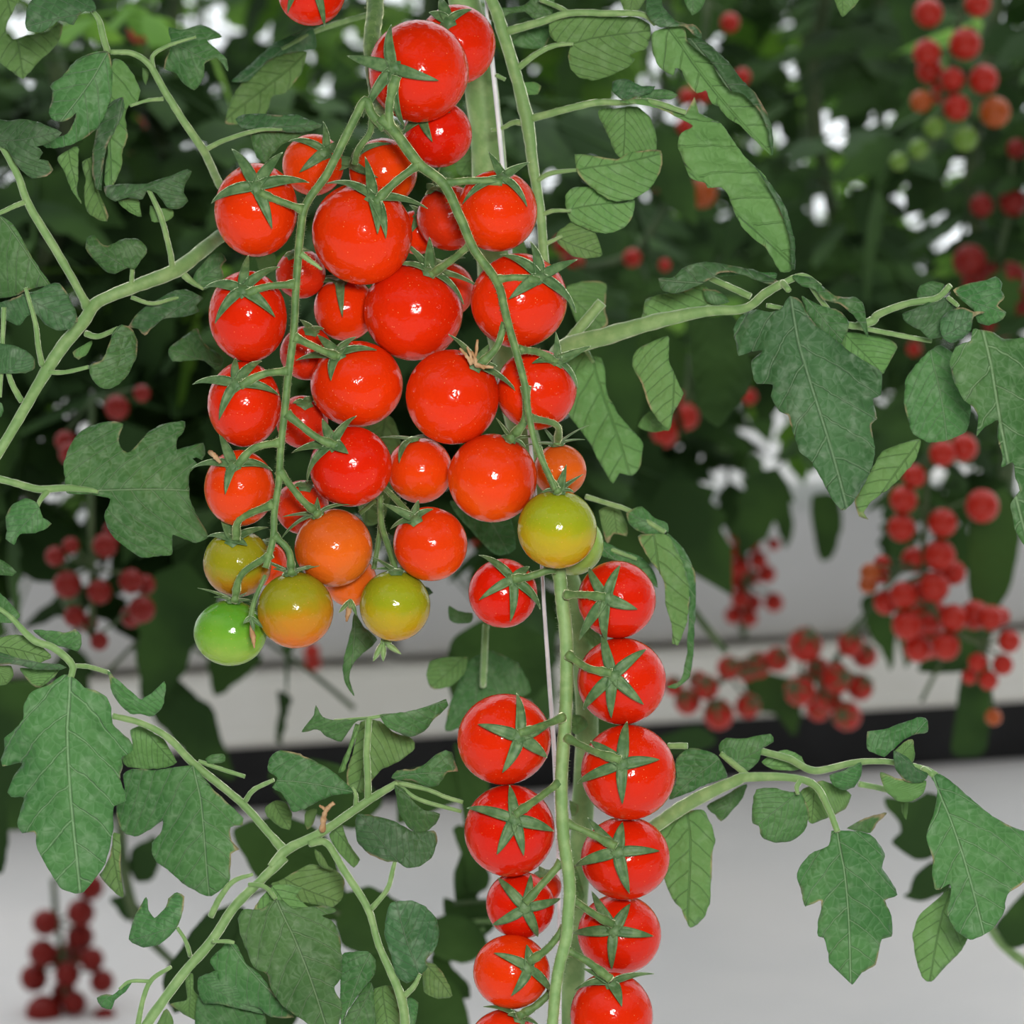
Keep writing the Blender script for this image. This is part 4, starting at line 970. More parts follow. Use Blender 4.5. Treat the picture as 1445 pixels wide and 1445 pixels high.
leaflet(Q8, cL, (960,310), (1098,172), [(878,270),(880,210),(930,205),(1000,180),(1070,158),(1097,170),(1097,212),(1040,225),(1000,250),(965,280),(940,300),(900,285)], .72, 't', .3)
leaflet(Q8, cL, (1000,300), (1045,245), [(975,285),(1010,250),(1042,238),(1052,290),(1040,332),(1000,320)], .717, 'u', .3)
leaflet(Q8, cL, (1020,380), (930,360), [(926,358),(980,378),(1040,388),(1092,388),(1082,432),(1040,462),(990,462),(943,422)], .714, 'u', .3)
leaflet(Q8, cL, (985,285), (1092,375), [(975,280),(1030,308),(1052,338),(1100,365),(1080,392),(1020,392),(980,342)], .711, 'd', .3)
leaflet(Q8, cL, (1115,362), (1300,935), [(1110,372),(1132,420),(1120,500),(1093,590),(1115,662),(1113,720),(1130,782),(1178,760),(1180,810),(1170,872),(1200,930),(1250,962),(1320,932),(1372,862),(1385,800),(1445,752),(1500,700),(1500,600),(1445,570),(1390,548),(1330,518),(1250,448),(1180,388),(1140,363)], .712, 't', .14, .03, label='large blade nearest the right edge')
leaflet(Q8, cL, (1180,780), (1100,1112), [(1172,775),(1150,800),(1070,870),(1043,940),(1055,1030),(1080,1100),(1110,1113),(1170,1050),(1220,1000),(1245,950),(1300,870),(1280,800)], .745, 'u', .2)
leaflet(Q8, cL, (230,495), (240,918), [(140,540),(230,500),(290,495),(312,540),(332,600),(322,640),(318,720),(312,820),(290,882),(240,918),(210,852),(180,820),(150,750),(120,640)], .748, 'u', .15)
leaflet(Q8, cL, (935,503), (810,562), [(805,560),(870,523),(950,503),(912,545),(890,577)], .745, 't', .2)
leaflet(Q8, cL, (1010,450), (1012,530), [(1000,450),(1030,450),(1020,530),(1005,500)], .75, 'u', .2)
leaflet(Q8, cL, (400,430), (350,535), [(300,480),(400,420),(445,400),(430,450),(380,510),(352,535),(330,510)], .765, 't', .2)
Q8b = leafthing('tomato_leaf', W(1330, 1120, 1.15), 'shaded leaf behind the lower right compound leaf, running off the right edge')
leaflet(Q8b, cL, (1130,430), (970,610), [(943,450),(1040,458),(1100,430),(1160,460),(1180,580),(1112,662),(1050,672),(968,612),(1000,570),(988,530),(950,490)], 1.15, 'b', .1)
leaflet(Q8b, cL, (1150,680), (1010,805), [(1030,790),(1050,730),(1110,680),(1180,690),(1180,780),(1080,822),(1008,805)], 1.15, 'b', .1)
leaflet(Q8b, cL, (1500,760), (1360,985), [(1340,920),(1362,880),(1445,790),(1500,760),(1500,950),(1402,992)], 1.15, 'b', .1)
rachis(Q8b, [(cL, [(1180,560,1.16,4),(1260,780,1.16,4),(1330,930,1.16,5),(1390,1000,1.16,6),(1500,1080,1.16,6)])])
# ---- 9 small leaf right of the trusses
R9 = leafthing('tomato_leaf', W(840, 710, .76), 'narrow drooping leaf between the two trusses and the pale wall, right of the yellow-green tomato')
rachis(R9, [(cI, [(130,975,.76,3.4),(210,1000,.757,3),(300,1030,.754,3),(440,1115,.750,3)]), (cI, [(170,1160,.765,3),(250,1190,.763,2.6),(330,1220,.762,2)])])
leaflet(R9, cI, (440,1112), (290,1040), [(288,1040),(320,1020),(350,1013),(400,1058),(450,1080),(452,1112),(400,1127),(340,1112),(300,1082)], .751, 't', .2)
leaflet(R9, cI, (240,1020), (250,1130), [(180,1030),(250,1010),(290,1080),(290,1130),(240,1120),(215,1160)], .768, 'u', .2)
leaflet(R9, cK, (60,145), (140,562), [(0,150),(60,142),(112,145),(140,190),(172,260),(190,330),(192,400),(182,480),(150,560),(128,552),(128,480),(105,410),(100,330),(78,280),(40,230)], .749, 'u', .25)
leaflet(R9, cK, (110,140), (110,722), [(108,138),(172,198),(212,280),(217,400),(212,500),(207,600),(190,682),(140,722),(108,712),(160,690),(182,600),(190,500),(195,380),(170,260)], .756, 't', .25)
leaflet(R9, cI, (180,1165), (412,1335), [(160,1150),(200,1150),(260,1180),(340,1208),(392,1260),(412,1332),(370,1300),(330,1250),(250,1225),(190,1205)], .763, 't', .25)
# ---- 10 leaves set back in the upper middle
S10 = leafthing('tomato_leaf', W(420, 60, .80), 'pale leaf behind the left branch at the top, in front of the bright gaps')
leaflet(S10, cA, (1260,200), (920,500), [(945,400),(1000,320),(1100,240),(1200,208),(1252,215),(1232,290),(1190,352),(1160,380),(1110,392),(1082,470),(1000,502),(918,500)], .80, 'u', .2)
leaflet(S10, cA, (1270,115), (950,345), [(945,330),(1010,270),(1080,210),(1120,172),(1200,140),(1275,112),(1285,200),(1200,210),(1100,242),(1010,330)], .795, 'd', .3)
rachis(S10, [(cA, [(1500,60,.80,3.2),(1380,95,.80,3.4),(1280,130,.797,3),(1150,200,.795,2)])])
S11 = leafthing('tomato_leaf', W(680, 230, .80), 'pale leaf directly behind the main stem, above the right column')
leaflet(S11, c2, (1030,500), (960,600), [(945,540),(1010,500),(1110,520),(1100,575),(1000,595),(955,590)], .80, 'u', .1)
leaflet(S11, c2, (1230,120), (1130,150), [(1125,100),(1180,60),(1260,90),(1265,130),(1190,165),(1130,150)], .80, 't', .1)
leaflet(S11, c2, (1090,840), (1180,960), [(1060,850),(1180,820),(1190,960),(1120,970),(1080,900)], .80, 'u', .1)
S12 = leafthing('tomato_leaf', W(640, 950, .82), 'leaf hanging behind the lower truss, between the two uppermost left tomatoes')
leaflet(S12, c4, (180,560), (40,700), [(5,650),(20,590),(80,570),(190,570),(180,640),(120,700),(40,715),(15,690)], .82, 'u', .1)
leaflet(S12, c4, (260,580), (200,900), [(190,600),(300,540),(420,600),(480,720),(400,760),(260,770),(180,880),(90,900),(120,760)], .84, 't', .1)
leaflet(S12, c4, (200,360), (110,400), [(108,335),(150,360),(215,370),(210,410),(150,418),(110,400)], .80, 't', .1)
rachis(S12, [(c4, [(275,420,.82,4),(270,520,.82,4),(262,700,.83,4)])])
S13 = leafthing('tomato_leaf', W(770, 1050, .80), 'strips of leaf showing right behind the stalk of the lower truss')
leaflet(S13, c4, (670,780), (690,920), [(660,830),(720,840),(738,880),(690,920),(660,900)], .765, 'u', .1)
leaflet(S13, c5, (740,420), (800,620), [(735,420),(770,450),(800,540),(812,600),(790,630),(750,610),(735,520)], .765, 'u', .1)
leaflet(S13, c5, (740,110), (780,190), [(735,105),(782,130),(780,165),(745,190)], .765, 'u', .1)
leaflet(S13, c4, (720,430), (810,520), [(710,440),(740,425),(800,480),(812,540),(740,510)], .78, 'u', .1)
S14 = leafthing('tomato_leaf', W(520, 920, .74), 'small curled leaf hanging below the olive tomatoes against the pale trough')
leaflet(S14, c3, (600,1000), (600,1280), [(605,990),(630,1040),(680,1090),(640,1130),(600,1170),(585,1220),(602,1282),(570,1235),(562,1180),(580,1100),(595,1040)], .74, 't', .2)
leaflet(S14, c3, (700,900), (780,960), [(690,880),(760,890),(830,900),(870,930),(820,950),(760,940)], .77, 'd', .2)
S15 = leafthing('tomato_leaf', W(640, 620, .80), 'leaf filling the dark gap in the middle of the upper truss')
leaflet(S15, c3, (700,380), (640,700), [(560,350),(720,330),(760,420),(740,560),(700,680),(640,700),(590,560)], .80, 'u', .1)
leaflet(S15, c3, (1000,600), (1120,780), [(930,620),(1120,660),(1150,780),(1080,800),(980,700)], .80, 't', .1)
leaflet(S15, c2, (450,820), (440,900), [(270,870),(330,860),(330,920),(280,920)], .79, 'u', .1)
S16 = leafthing('tomato_leaf', W(610, 1230, 1.1), 'dark shaded leaf left of the lower truss near the bottom')
leaflet(S16, c5, (330,700), (95,600), [(95,600),(150,620),(250,600),(330,640),(360,740),(300,800),(200,780),(130,760),(95,680)], 1.1, 'b', .1)
leaflet(S16, c5, (100,850), (215,1110), [(30,900),(100,870),(140,960),(220,1040),(230,1115),(150,1110),(60,1050)], 1.1, 'b', .1)
leaflet(S16, c5, (240,340), (220,560), [(140,260),(200,240),(330,480),(310,560),(220,580),(200,420)], 1.1, 'b', .1)
rachis(S16, [(c5, [(450,720,1.1,3),(300,720,1.1,3),(80,745,1.1,2)]), (c5, [(300,760,1.1,3),(150,790,1.1,3),(60,870,1.1,2)])])
# ------------------------------------------------------------------ the greenhouse
FLOOR = simple_mat('white_ground_sheet', (0.76, 0.735, 0.72), (0.84, 0.80, 0.775), 2.2, 0.75)
GUT = simple_mat('cream_gutter', (0.84, 0.80, 0.72), (0.88, 0.84, 0.77), 6.0, 0.5)
SLAB = simple_mat('white_slab_film', (0.66, 0.65, 0.64), (0.72, 0.71, 0.70), 4.0, 0.45)
BLK = simple_mat('black_film', (0.012, 0.012, 0.013), (0.02, 0.02, 0.022), 8.0, 0.5)

def box(mb, o, ux, uy, x0, x1, y0, y1, z0, z1):
    vs = [o + ux * x + uy * y + Vector((0, 0, z)) for z in (z0, z1) for (x, y) in ((x0, y0), (x1, y0), (x1, y1), (x0, y1))]
    mb.add(vs, [(3, 2, 1, 0), (4, 5, 6, 7), (0, 1, 5, 4), (1, 2, 6, 5), (2, 3, 7, 6), (3, 0, 4, 7)])

mb = MB()
n = 60
vs = []; fs = []
for j in range(n + 1):
    for i in range(n + 1):
        x = -9 + 18 * i / n; y = -2 + 18 * j / n
        vs.append((x, y, 0.004 * noise.noise(Vector((x * 3, y * 3, 0)))))
for j in range(n):
    for i in range(n):
        a = j * (n + 1) + i; fs.append((a, a + 1, a + n + 2, a + n + 1))
mb.add(vs, fs)
fl = mb.build('floor', FLOOR); tag(fl, kind='structure')
# glazing bars of the greenhouse, far outside the picture's depth of focus
FRM = simple_mat('aluminium_bar', (0.55, 0.56, 0.57), None, 5, 0.4)
def bars(name, segs):
    mb = MB()
    for a, b in segs: tube(mb, [Vector(a), Vector(b)], [0.02, 0.02], 6, 0, 0)
    tag(mb.build(name, FRM, None, False), kind='structure')
xs_ = [-9 + 1.5 * i for i in range(13)]; ys_ = [-2 + 1.5 * i for i in range(13)]
bars('wall_back', [((x, 16, 0), (x, 16, 4.5)) for x in xs_] + [((-9, 16, z), (9, 16, z)) for z in (0.02, 1.5, 3.0, 4.5)])
bars('wall_left', [((-9, y, 0), (-9, y, 4.5)) for y in ys_] + [((-9, -2, z), (-9, 16, z)) for z in (0.02, 1.5, 3.0, 4.5)])
bars('wall_right', [((9, y, 0), (9, y, 4.5)) for y in ys_] + [((9, -2, z), (9, 16, z)) for z in (0.02, 1.5, 3.0, 4.5)])
bars('ceiling', [((-9, y, 4.5), (9, y, 4.5)) for y in ys_] + [((x, -2, 4.5), (x, 16, 4.5)) for x in (-9, -3, 3, 9)])

PA = floor_pt(0, 1165); PB = floor_pt(1445, 1070)
ux = (PB - PA).normalized(); uy = Vector((-ux.y, ux.x, 0))
if uy.y < 0: uy = -uy
PA.z = 0
tr = empty('growing_trough', PA, 'long pale growing trough on a black base, crossing behind the fruit above the floor', 'trough')
mb = MB(); box(mb, PA, ux, uy, -2.5, 4.5, 0.0, 0.26, 0.0, 0.085); mb.build('base', BLK, tr, False)
mb = MB()
# rounded lip of the gutter: a profile swept along the row
prof = [(0.0, 0.080), (-0.022, 0.084), (-0.052, 0.092), (-0.054, 0.098), (-0.050, 0.104), (-0.044, 0.108), (-0.010, 0.156), (-0.004, 0.162), (0.004, 0.165), (0.03, 0.165), (0.29, 0.165), (0.29, 0.080)]
vs = []; fs = []
for i in range(36):
    x = -2.5 + 7.0 * i / 35
    for (y, z) in prof:
        vs.append(PA + ux * x + uy * y + Vector((0, 0, z)))
m = len(prof)
for i in range(35):
    for k in range(m):
        a = i * m + k; b = i * m + (k + 1) % m
        fs.append((a, a + m, b + m, b))
fs.append(tuple(range(m))); fs.append(tuple(35 * m + k for k in range(m))[::-1])
mb.add(vs, fs); mb.build('gutter', GUT, tr, False)
for i in range(7):
    sl = empty('substrate_slab', PA + ux * (-2.0 + i * 1.0) + uy * 0.14 + Vector((0, 0, 0.165)), 'white film-wrapped substrate slab lying on the growing trough', 'slab', 'substrate slabs along the trough')
    mb = MB()
    # film bag with softly bulging sides
    vs = []; fs = []
    NX, NP = 14, 16
    for a in range(NX + 1):
        x = -2.49 + i * 1.0 + 0.98 * a / NX
        e = 1 - 0.25 * (abs(2 * a / NX - 1)) ** 8
        for k in range(NP):
            th = 2 * math.pi * k / NP
            cx, sz = math.cos(th), math.sin(th)
            yy = 0.15 + 0.115 * (abs(cx) ** 0.35) * (1 if cx > 0 else -1)
            zz = 0.168 + 0.095 * e + 0.095 * e * (abs(sz) ** 0.35) * (1 if sz > 0 else -1)
            p = PA + ux * x + uy * yy + Vector((0, 0, zz))
            vs.append(p + uy * 0.004 * noise.noise(p * 9))
    for a in range(NX):
        for k in range(NP):
            q = a * NP + k; r_ = a * NP + (k + 1) % NP
            fs.append((q, r_, r_ + NP, q + NP))
    fs.append(tuple(range(NP))[::-1]); fs.append(tuple(NX * NP + k for k in range(NP)))
    mb.add(vs, fs); mb.build('film', SLAB, sl)

# ---- plants of the rows behind
def simple_leaf(mb, p, direction, up, L, rnd, m):
    """compound leaf: 5-9 lobed leaflets hanging on a curved rachis"""
    d = direction.normalized()
    segs = 4; nl = 3
    pts = []
    q = Vector(p); dd = d.copy()
    for i in range(segs + 1):
        pts.append(q.copy()); q += dd * (L / segs); dd = (dd + Vector((0, 0, -0.28))).normalized()
    def lf(q, dirv, ll):
        dirv = (dirv + Vector((0, 0, -0.45))).normalized()
        side = dirv.cross(Vector((rnd.uniform(-.6, .6), rnd.uniform(-1, .2), 0.6))).normalized()
        nn = side.cross(dirv)
        prof = [(0, .02), (.10, .17), (.24, .30), (.30, .22), (.45, .27), (.52, .18), (.68, .18), (.82, .10), (1.0, .0)]
        vs = []
        for (s, w) in prof:
            b = q + dirv * (s * ll) - nn * (0.12 * ll * s * s)
            vs += [b - side * w * ll - nn * 0.12 * w * ll, b, b + side * w * ll - nn * 0.12 * w * ll]
        fs = []
        for i in range(len(prof) - 1):
            for k in range(2):
                a = i * 3 + k; fs.append((a, a + 1, a + 4, a + 3))
        mb.add(vs, fs, m)
    s0 = d.cross(Vector((0, 0, 1)))
    if s0.length < .1: s0 = Vector((1, 0, 0))
    s0.normalize()
    for i in range(1, segs):
        for sg in (-1, 1):
            lf(pts[i], (s0 * sg + d * 0.5), L * rnd.uniform(.28, .42))
    lf(pts[-1], dd, L * rnd.uniform(.38, .5))
    for i in range(segs):
        a, b = pts[i], pts[i + 1]; r = 0.0022
        s = (b - a).cross(Vector((0, 0, 1))).normalized() * r; t = Vector((0, 0, r))
        vs = [a + s, a + t, a - s, b + s, b + t, b - s]
        mb.add(vs, [(0, 1, 4, 3), (1, 2, 5, 4), (2, 0, 3, 5)], m)

def plant(x, y, z0, z1, nleaf, L, seed, label, group, light=0.12, spread=1.0, bias=None):
    rnd = random.Random(seed)
    root = empty('tomato_plant', Vector((x, y, z0)), label, 'plant', group)
    mb = MB()
    k = 10; P = []
    for i in range(k + 1):
        u = i / k
        P.append(Vector((x + 0.02 * math.sin(u * 7 + seed), y + 0.02 * math.cos(u * 5 + seed), z0 + (z1 - z0) * u)))
    tube(mb, P, [0.007] * (k + 1), 7)
    mb.build('stem', BGS, root)
    fb = MB()
    for i in range(nleaf):
        u = rnd.random()
        p = Vector((x, y, z0 + (z1 - z0) * (0.08 + 0.92 * u)))
        a = rnd.uniform(0, 2 * math.pi)
        d = Vector((math.cos(a) * spread, math.sin(a) * 0.7, rnd.uniform(-0.1, .45)))
        simple_leaf(fb, p, d, None, L * rnd.uniform(.75, 1.2), rnd, 1 if rnd.random() < light else 0)
    fb.build('foliage', [BGL, BGL2], root)
    return root
def at(px, py, d):
    return W(px, py, d)
# row on the trough, further rows behind it, and one nearer plant at either side
sd = 100
for i in range(8):
    x = -0.95 + i * 0.30 + random.uniform(-.04, .04)
    p = PA + ux * (x + 0.62) + uy * 0.14
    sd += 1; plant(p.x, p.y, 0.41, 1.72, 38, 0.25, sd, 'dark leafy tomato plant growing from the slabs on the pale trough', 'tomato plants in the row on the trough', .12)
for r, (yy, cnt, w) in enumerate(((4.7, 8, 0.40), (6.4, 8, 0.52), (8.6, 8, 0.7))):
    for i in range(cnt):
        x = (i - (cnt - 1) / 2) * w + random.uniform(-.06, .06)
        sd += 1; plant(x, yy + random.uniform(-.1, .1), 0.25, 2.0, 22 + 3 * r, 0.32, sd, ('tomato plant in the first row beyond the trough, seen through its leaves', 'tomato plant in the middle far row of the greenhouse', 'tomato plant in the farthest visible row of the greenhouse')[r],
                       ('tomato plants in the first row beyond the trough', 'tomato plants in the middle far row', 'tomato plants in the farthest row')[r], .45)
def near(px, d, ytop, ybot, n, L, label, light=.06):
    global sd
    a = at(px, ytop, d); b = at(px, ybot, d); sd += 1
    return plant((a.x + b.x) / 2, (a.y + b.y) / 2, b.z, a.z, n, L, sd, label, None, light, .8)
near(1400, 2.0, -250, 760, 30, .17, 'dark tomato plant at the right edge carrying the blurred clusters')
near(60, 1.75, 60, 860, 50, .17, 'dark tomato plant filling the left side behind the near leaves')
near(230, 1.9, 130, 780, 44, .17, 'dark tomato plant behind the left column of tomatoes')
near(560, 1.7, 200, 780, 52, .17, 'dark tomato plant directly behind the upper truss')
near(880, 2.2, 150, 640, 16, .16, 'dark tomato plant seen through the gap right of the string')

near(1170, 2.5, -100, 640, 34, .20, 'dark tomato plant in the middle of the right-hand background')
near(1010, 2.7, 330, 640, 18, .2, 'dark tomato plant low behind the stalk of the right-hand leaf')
# unseen leafy crowns, added above the view to shade the fruit from overhead
for (x_, y_, nm_) in ((0.03, 0.84, 'added leafy crown shading the middle, unseen above the view'), (-0.34, 0.80, 'added leafy crown shading the left, unseen above the view'), (0.40, 0.82, 'added leafy crown shading the right, unseen above the view'), (0.05, 0.52, 'added leafy crown shading from over the path, unseen above the view')):
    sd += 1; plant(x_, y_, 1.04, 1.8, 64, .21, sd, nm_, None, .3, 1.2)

# dim leaves hanging from the plants behind, in front of the trough and the floor
def dimleaf(name_at, label, blades_, stalks):
    r = empty('tomato_leaf', W(*name_at), label, 'leaf')
    for (b, t, pts, d) in blades_:
        o = leaflet(r, lambda x, y: (x, y), b, t, pts, d, 't', .15, .05, rag=1.5)
        o.data.materials.clear(); o.data.materials.append(BGL)  # dark tone puts the shade of these leaves into their colour
    if stalks:
        for P in stalks:
            mb = MB(); pxtube(mb, P, 7, 0, 5); mb.build('petiole', BGS, r)
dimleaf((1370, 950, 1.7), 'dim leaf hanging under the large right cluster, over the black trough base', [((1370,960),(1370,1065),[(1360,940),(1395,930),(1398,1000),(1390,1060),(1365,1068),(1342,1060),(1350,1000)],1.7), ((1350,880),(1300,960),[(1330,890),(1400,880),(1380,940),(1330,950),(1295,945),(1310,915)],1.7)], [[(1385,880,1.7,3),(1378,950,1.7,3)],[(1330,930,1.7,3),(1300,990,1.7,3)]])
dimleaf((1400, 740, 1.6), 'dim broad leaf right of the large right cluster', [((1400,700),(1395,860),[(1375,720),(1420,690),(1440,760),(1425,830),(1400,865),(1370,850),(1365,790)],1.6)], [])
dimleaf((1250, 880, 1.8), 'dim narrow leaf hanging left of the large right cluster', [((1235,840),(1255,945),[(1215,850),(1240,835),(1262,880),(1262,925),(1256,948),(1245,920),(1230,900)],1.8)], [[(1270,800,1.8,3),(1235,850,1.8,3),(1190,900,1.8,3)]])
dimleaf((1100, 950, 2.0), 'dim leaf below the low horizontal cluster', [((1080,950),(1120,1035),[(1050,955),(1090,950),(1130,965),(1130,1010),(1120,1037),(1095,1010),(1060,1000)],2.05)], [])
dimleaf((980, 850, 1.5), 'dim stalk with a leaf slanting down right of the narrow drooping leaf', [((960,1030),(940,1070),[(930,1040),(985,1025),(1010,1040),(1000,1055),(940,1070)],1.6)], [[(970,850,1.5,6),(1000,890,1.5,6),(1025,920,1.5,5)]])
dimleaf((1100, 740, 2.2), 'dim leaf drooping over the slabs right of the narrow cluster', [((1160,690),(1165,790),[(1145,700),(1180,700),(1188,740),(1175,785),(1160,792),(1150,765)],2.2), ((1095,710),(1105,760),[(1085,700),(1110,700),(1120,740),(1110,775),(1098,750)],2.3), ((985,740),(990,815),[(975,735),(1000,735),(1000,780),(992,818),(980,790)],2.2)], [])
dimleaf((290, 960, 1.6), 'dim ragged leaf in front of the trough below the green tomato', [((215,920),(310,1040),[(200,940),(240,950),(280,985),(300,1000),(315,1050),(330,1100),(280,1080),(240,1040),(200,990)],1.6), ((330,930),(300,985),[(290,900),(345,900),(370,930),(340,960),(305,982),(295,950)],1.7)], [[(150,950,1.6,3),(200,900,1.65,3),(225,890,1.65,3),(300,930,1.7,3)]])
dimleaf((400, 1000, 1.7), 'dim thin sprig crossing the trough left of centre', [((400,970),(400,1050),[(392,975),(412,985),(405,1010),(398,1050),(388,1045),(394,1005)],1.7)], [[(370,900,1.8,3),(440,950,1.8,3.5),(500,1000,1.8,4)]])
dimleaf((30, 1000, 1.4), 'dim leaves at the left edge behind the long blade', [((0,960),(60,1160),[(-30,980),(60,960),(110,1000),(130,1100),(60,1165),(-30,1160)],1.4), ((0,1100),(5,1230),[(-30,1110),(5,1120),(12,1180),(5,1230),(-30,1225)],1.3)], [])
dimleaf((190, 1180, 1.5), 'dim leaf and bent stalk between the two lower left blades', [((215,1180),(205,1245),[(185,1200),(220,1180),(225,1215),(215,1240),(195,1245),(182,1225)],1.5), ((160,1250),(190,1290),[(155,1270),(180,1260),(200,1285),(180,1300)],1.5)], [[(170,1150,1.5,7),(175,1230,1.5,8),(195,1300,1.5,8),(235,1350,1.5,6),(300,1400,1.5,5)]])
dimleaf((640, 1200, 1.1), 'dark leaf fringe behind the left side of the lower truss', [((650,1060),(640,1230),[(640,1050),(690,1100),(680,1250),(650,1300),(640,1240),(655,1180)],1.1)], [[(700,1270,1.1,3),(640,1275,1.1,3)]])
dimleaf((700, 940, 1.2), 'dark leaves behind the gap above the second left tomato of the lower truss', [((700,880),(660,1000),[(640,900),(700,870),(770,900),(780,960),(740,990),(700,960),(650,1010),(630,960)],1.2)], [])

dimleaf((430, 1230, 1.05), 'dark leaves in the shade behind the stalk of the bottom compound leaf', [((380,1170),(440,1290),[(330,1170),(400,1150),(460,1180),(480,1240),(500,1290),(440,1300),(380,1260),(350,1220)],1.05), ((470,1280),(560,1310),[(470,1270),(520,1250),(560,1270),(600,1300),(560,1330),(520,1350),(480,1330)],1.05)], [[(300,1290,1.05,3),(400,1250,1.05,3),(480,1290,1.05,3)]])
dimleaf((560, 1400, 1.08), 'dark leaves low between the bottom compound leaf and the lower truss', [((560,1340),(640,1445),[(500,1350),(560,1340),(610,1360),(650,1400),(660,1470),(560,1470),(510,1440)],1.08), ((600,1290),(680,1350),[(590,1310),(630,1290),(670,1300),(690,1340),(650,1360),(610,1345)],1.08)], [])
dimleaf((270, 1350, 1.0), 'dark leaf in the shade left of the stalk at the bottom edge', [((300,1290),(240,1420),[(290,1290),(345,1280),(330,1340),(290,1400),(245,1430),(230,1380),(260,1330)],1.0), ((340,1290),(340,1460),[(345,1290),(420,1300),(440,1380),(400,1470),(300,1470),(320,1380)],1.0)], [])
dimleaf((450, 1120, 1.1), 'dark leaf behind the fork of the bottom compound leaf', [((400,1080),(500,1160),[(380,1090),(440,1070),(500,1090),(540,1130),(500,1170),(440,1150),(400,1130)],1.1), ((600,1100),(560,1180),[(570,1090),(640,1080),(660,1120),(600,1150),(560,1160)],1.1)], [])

# blurred fruit clusters
BR = simple_mat('far_red_tomato', (0.42, 0.016, 0.008), (0.48, 0.026, 0.009), 8, 0.32, spec=0.3)
BO = simple_mat('far_orange_tomato', (0.38, 0.07, 0.012), (0.42, 0.09, 0.012), 8, 0.3, spec=0.3)
BG = simple_mat('far_green_tomato', (0.12, 0.24, 0.03), (0.18, 0.30, 0.04), 8, 0.25)
def ball(mat, nm, seed):
    me = fruit_mesh(nm, seed, mat, 18, 12); return me
BDK = simple_mat('far_shaded_tomato', (0.20, 0.012, 0.008), (0.26, 0.016, 0.010), 8, 0.4, spec=0.25)  # darker copy of the far red, shade put into the colour
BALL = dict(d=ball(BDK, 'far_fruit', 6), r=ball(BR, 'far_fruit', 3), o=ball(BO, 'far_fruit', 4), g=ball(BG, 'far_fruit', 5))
BM = dict(r=BR, o=BO, g=BG)
cal_mb = MB()
for k in range(5):
    a = 2 * math.pi * k / 5
    for s in (0,):
        c, s_ = math.cos(a), math.sin(a); t = (-s_, c)
        pr = [(0, .16, 1.0), (.35, .14, 1.0), (.75, .09, .78), (1.02, .01, .42)]
        vs = []
        for (r, w, z) in pr: vs += [(c * r + t[0] * w, s_ * r + t[1] * w, z), (c * r, s_ * r, z + .05), (c * r - t[0] * w, s_ * r - t[1] * w, z)]
        cal_mb.add(vs, [(i * 3 + j, i * 3 + j + 1, i * 3 + j + 4, i * 3 + j + 3) for i in range(3) for j in range(2)])
cme = bpy.data.meshes.new('calyx'); cme.from_pydata(cal_mb.v, [], cal_mb.f); cme.materials.append(BGS); cme.update()

def bgtom(px, py, r, d, c, label, group, rnd, calyx):
    p = W(px, py, d); rr = r * d / F
    me = BALL[c]
    o = bpy.data.objects.new('cherry_tomato', me); C.objects.link(o)
    o.location = p; o.scale = (rr, rr, rr * rnd.uniform(.96, 1.04))
    tag(o, label, 'tomato', group)
    q = (RM @ Vector((rnd.uniform(-.5, .5), rnd.uniform(.1, .8), 0.75))).to_track_quat('Z', 'Y')
    o.rotation_euler = q.to_euler()
    if calyx:
        k = bpy.data.objects.new('calyx', cme); C.objects.link(k); k.parent = o
    return o

def cluster(d, pts, label, group, stemlabel, stem, seed, calyx=False, dr=0.022):
    """pts: (px, py, r, colour)"""
    rnd = random.Random(seed); put = []
    for i, (px, py, r, c) in enumerate(pts):
        if seed in (7, 8, 2): c = 'd' if c == 'r' else c; r *= 1.25 if seed == 8 else 1.12  # clusters in shade take the darkened red
        dd = d
        for _ in range(30):
            ok = True
            for (x2, y2, d2, r2) in put:
                s = d / F
                dist = math.sqrt(((px - x2) * s) ** 2 + ((py - y2) * s) ** 2 + (dd - d2) ** 2)
                if dist < (r + r2) * s * .97: ok = False; dd += r * s * .4
            if ok: break
        put.append((px, py, dd, r))
        bgtom(px, py, r, dd, c, label, group, rnd, calyx)
    t = empty('truss_stem', W(stem[0][0], stem[0][1], d), stemlabel, 'stem')
    mb = MB(); pxtube(mb, [(x, y, d + .004, 4.5) for x, y in stem], 7, 0, 5); 
    for (px, py, dd, r) in put:
        j = min(range(len(stem)), key=lambda k: math.hypot(stem[k][0] - px, stem[k][1] - py))
        pxtube(mb, [(stem[j][0], stem[j][1], d + .004, 2.2), ((stem[j][0] + px) / 2, (stem[j][1] + py) / 2 - 3, (d + dd) / 2, 2.0), (px, py - r * .8, dd, 2.0)], 6, 0, 3)
    mb.build('rachis', BGS, t)

cluster(1.75, [(1310,18,21,'r'),(1362,62,23,'r'),(1308,75,20,'r'),(1312,100,19,'r'),(1388,112,21,'r'),(1350,152,19,'r'),(1404,158,22,'o'),(1344,112,17,'r'),(1330,130,17,'r'),(1300,143,16,'o'),(1362,196,18,'g'),(1318,180,15,'g'),(1296,210,14,'g'),(1268,228,13,'g'),(1380,5,19,'r')],
        'blurred tomato in the small cluster at the top right corner', 'blurred tomatoes at the top right corner', 'dim stalk of the blurred cluster at the top right corner', [(1370,-60),(1358,10),(1345,70),(1335,130),(1320,190),(1300,225)], 1)
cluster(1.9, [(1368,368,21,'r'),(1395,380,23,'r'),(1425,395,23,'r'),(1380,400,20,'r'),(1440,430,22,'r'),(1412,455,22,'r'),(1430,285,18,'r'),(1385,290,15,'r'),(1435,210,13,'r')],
        'blurred dark red tomato at the right edge above the curled leaves', 'blurred dark tomatoes at the right edge', 'dim stalk at the right edge above the curled leaves', [(1430,200),(1425,290),(1410,370),(1420,440)], 2)
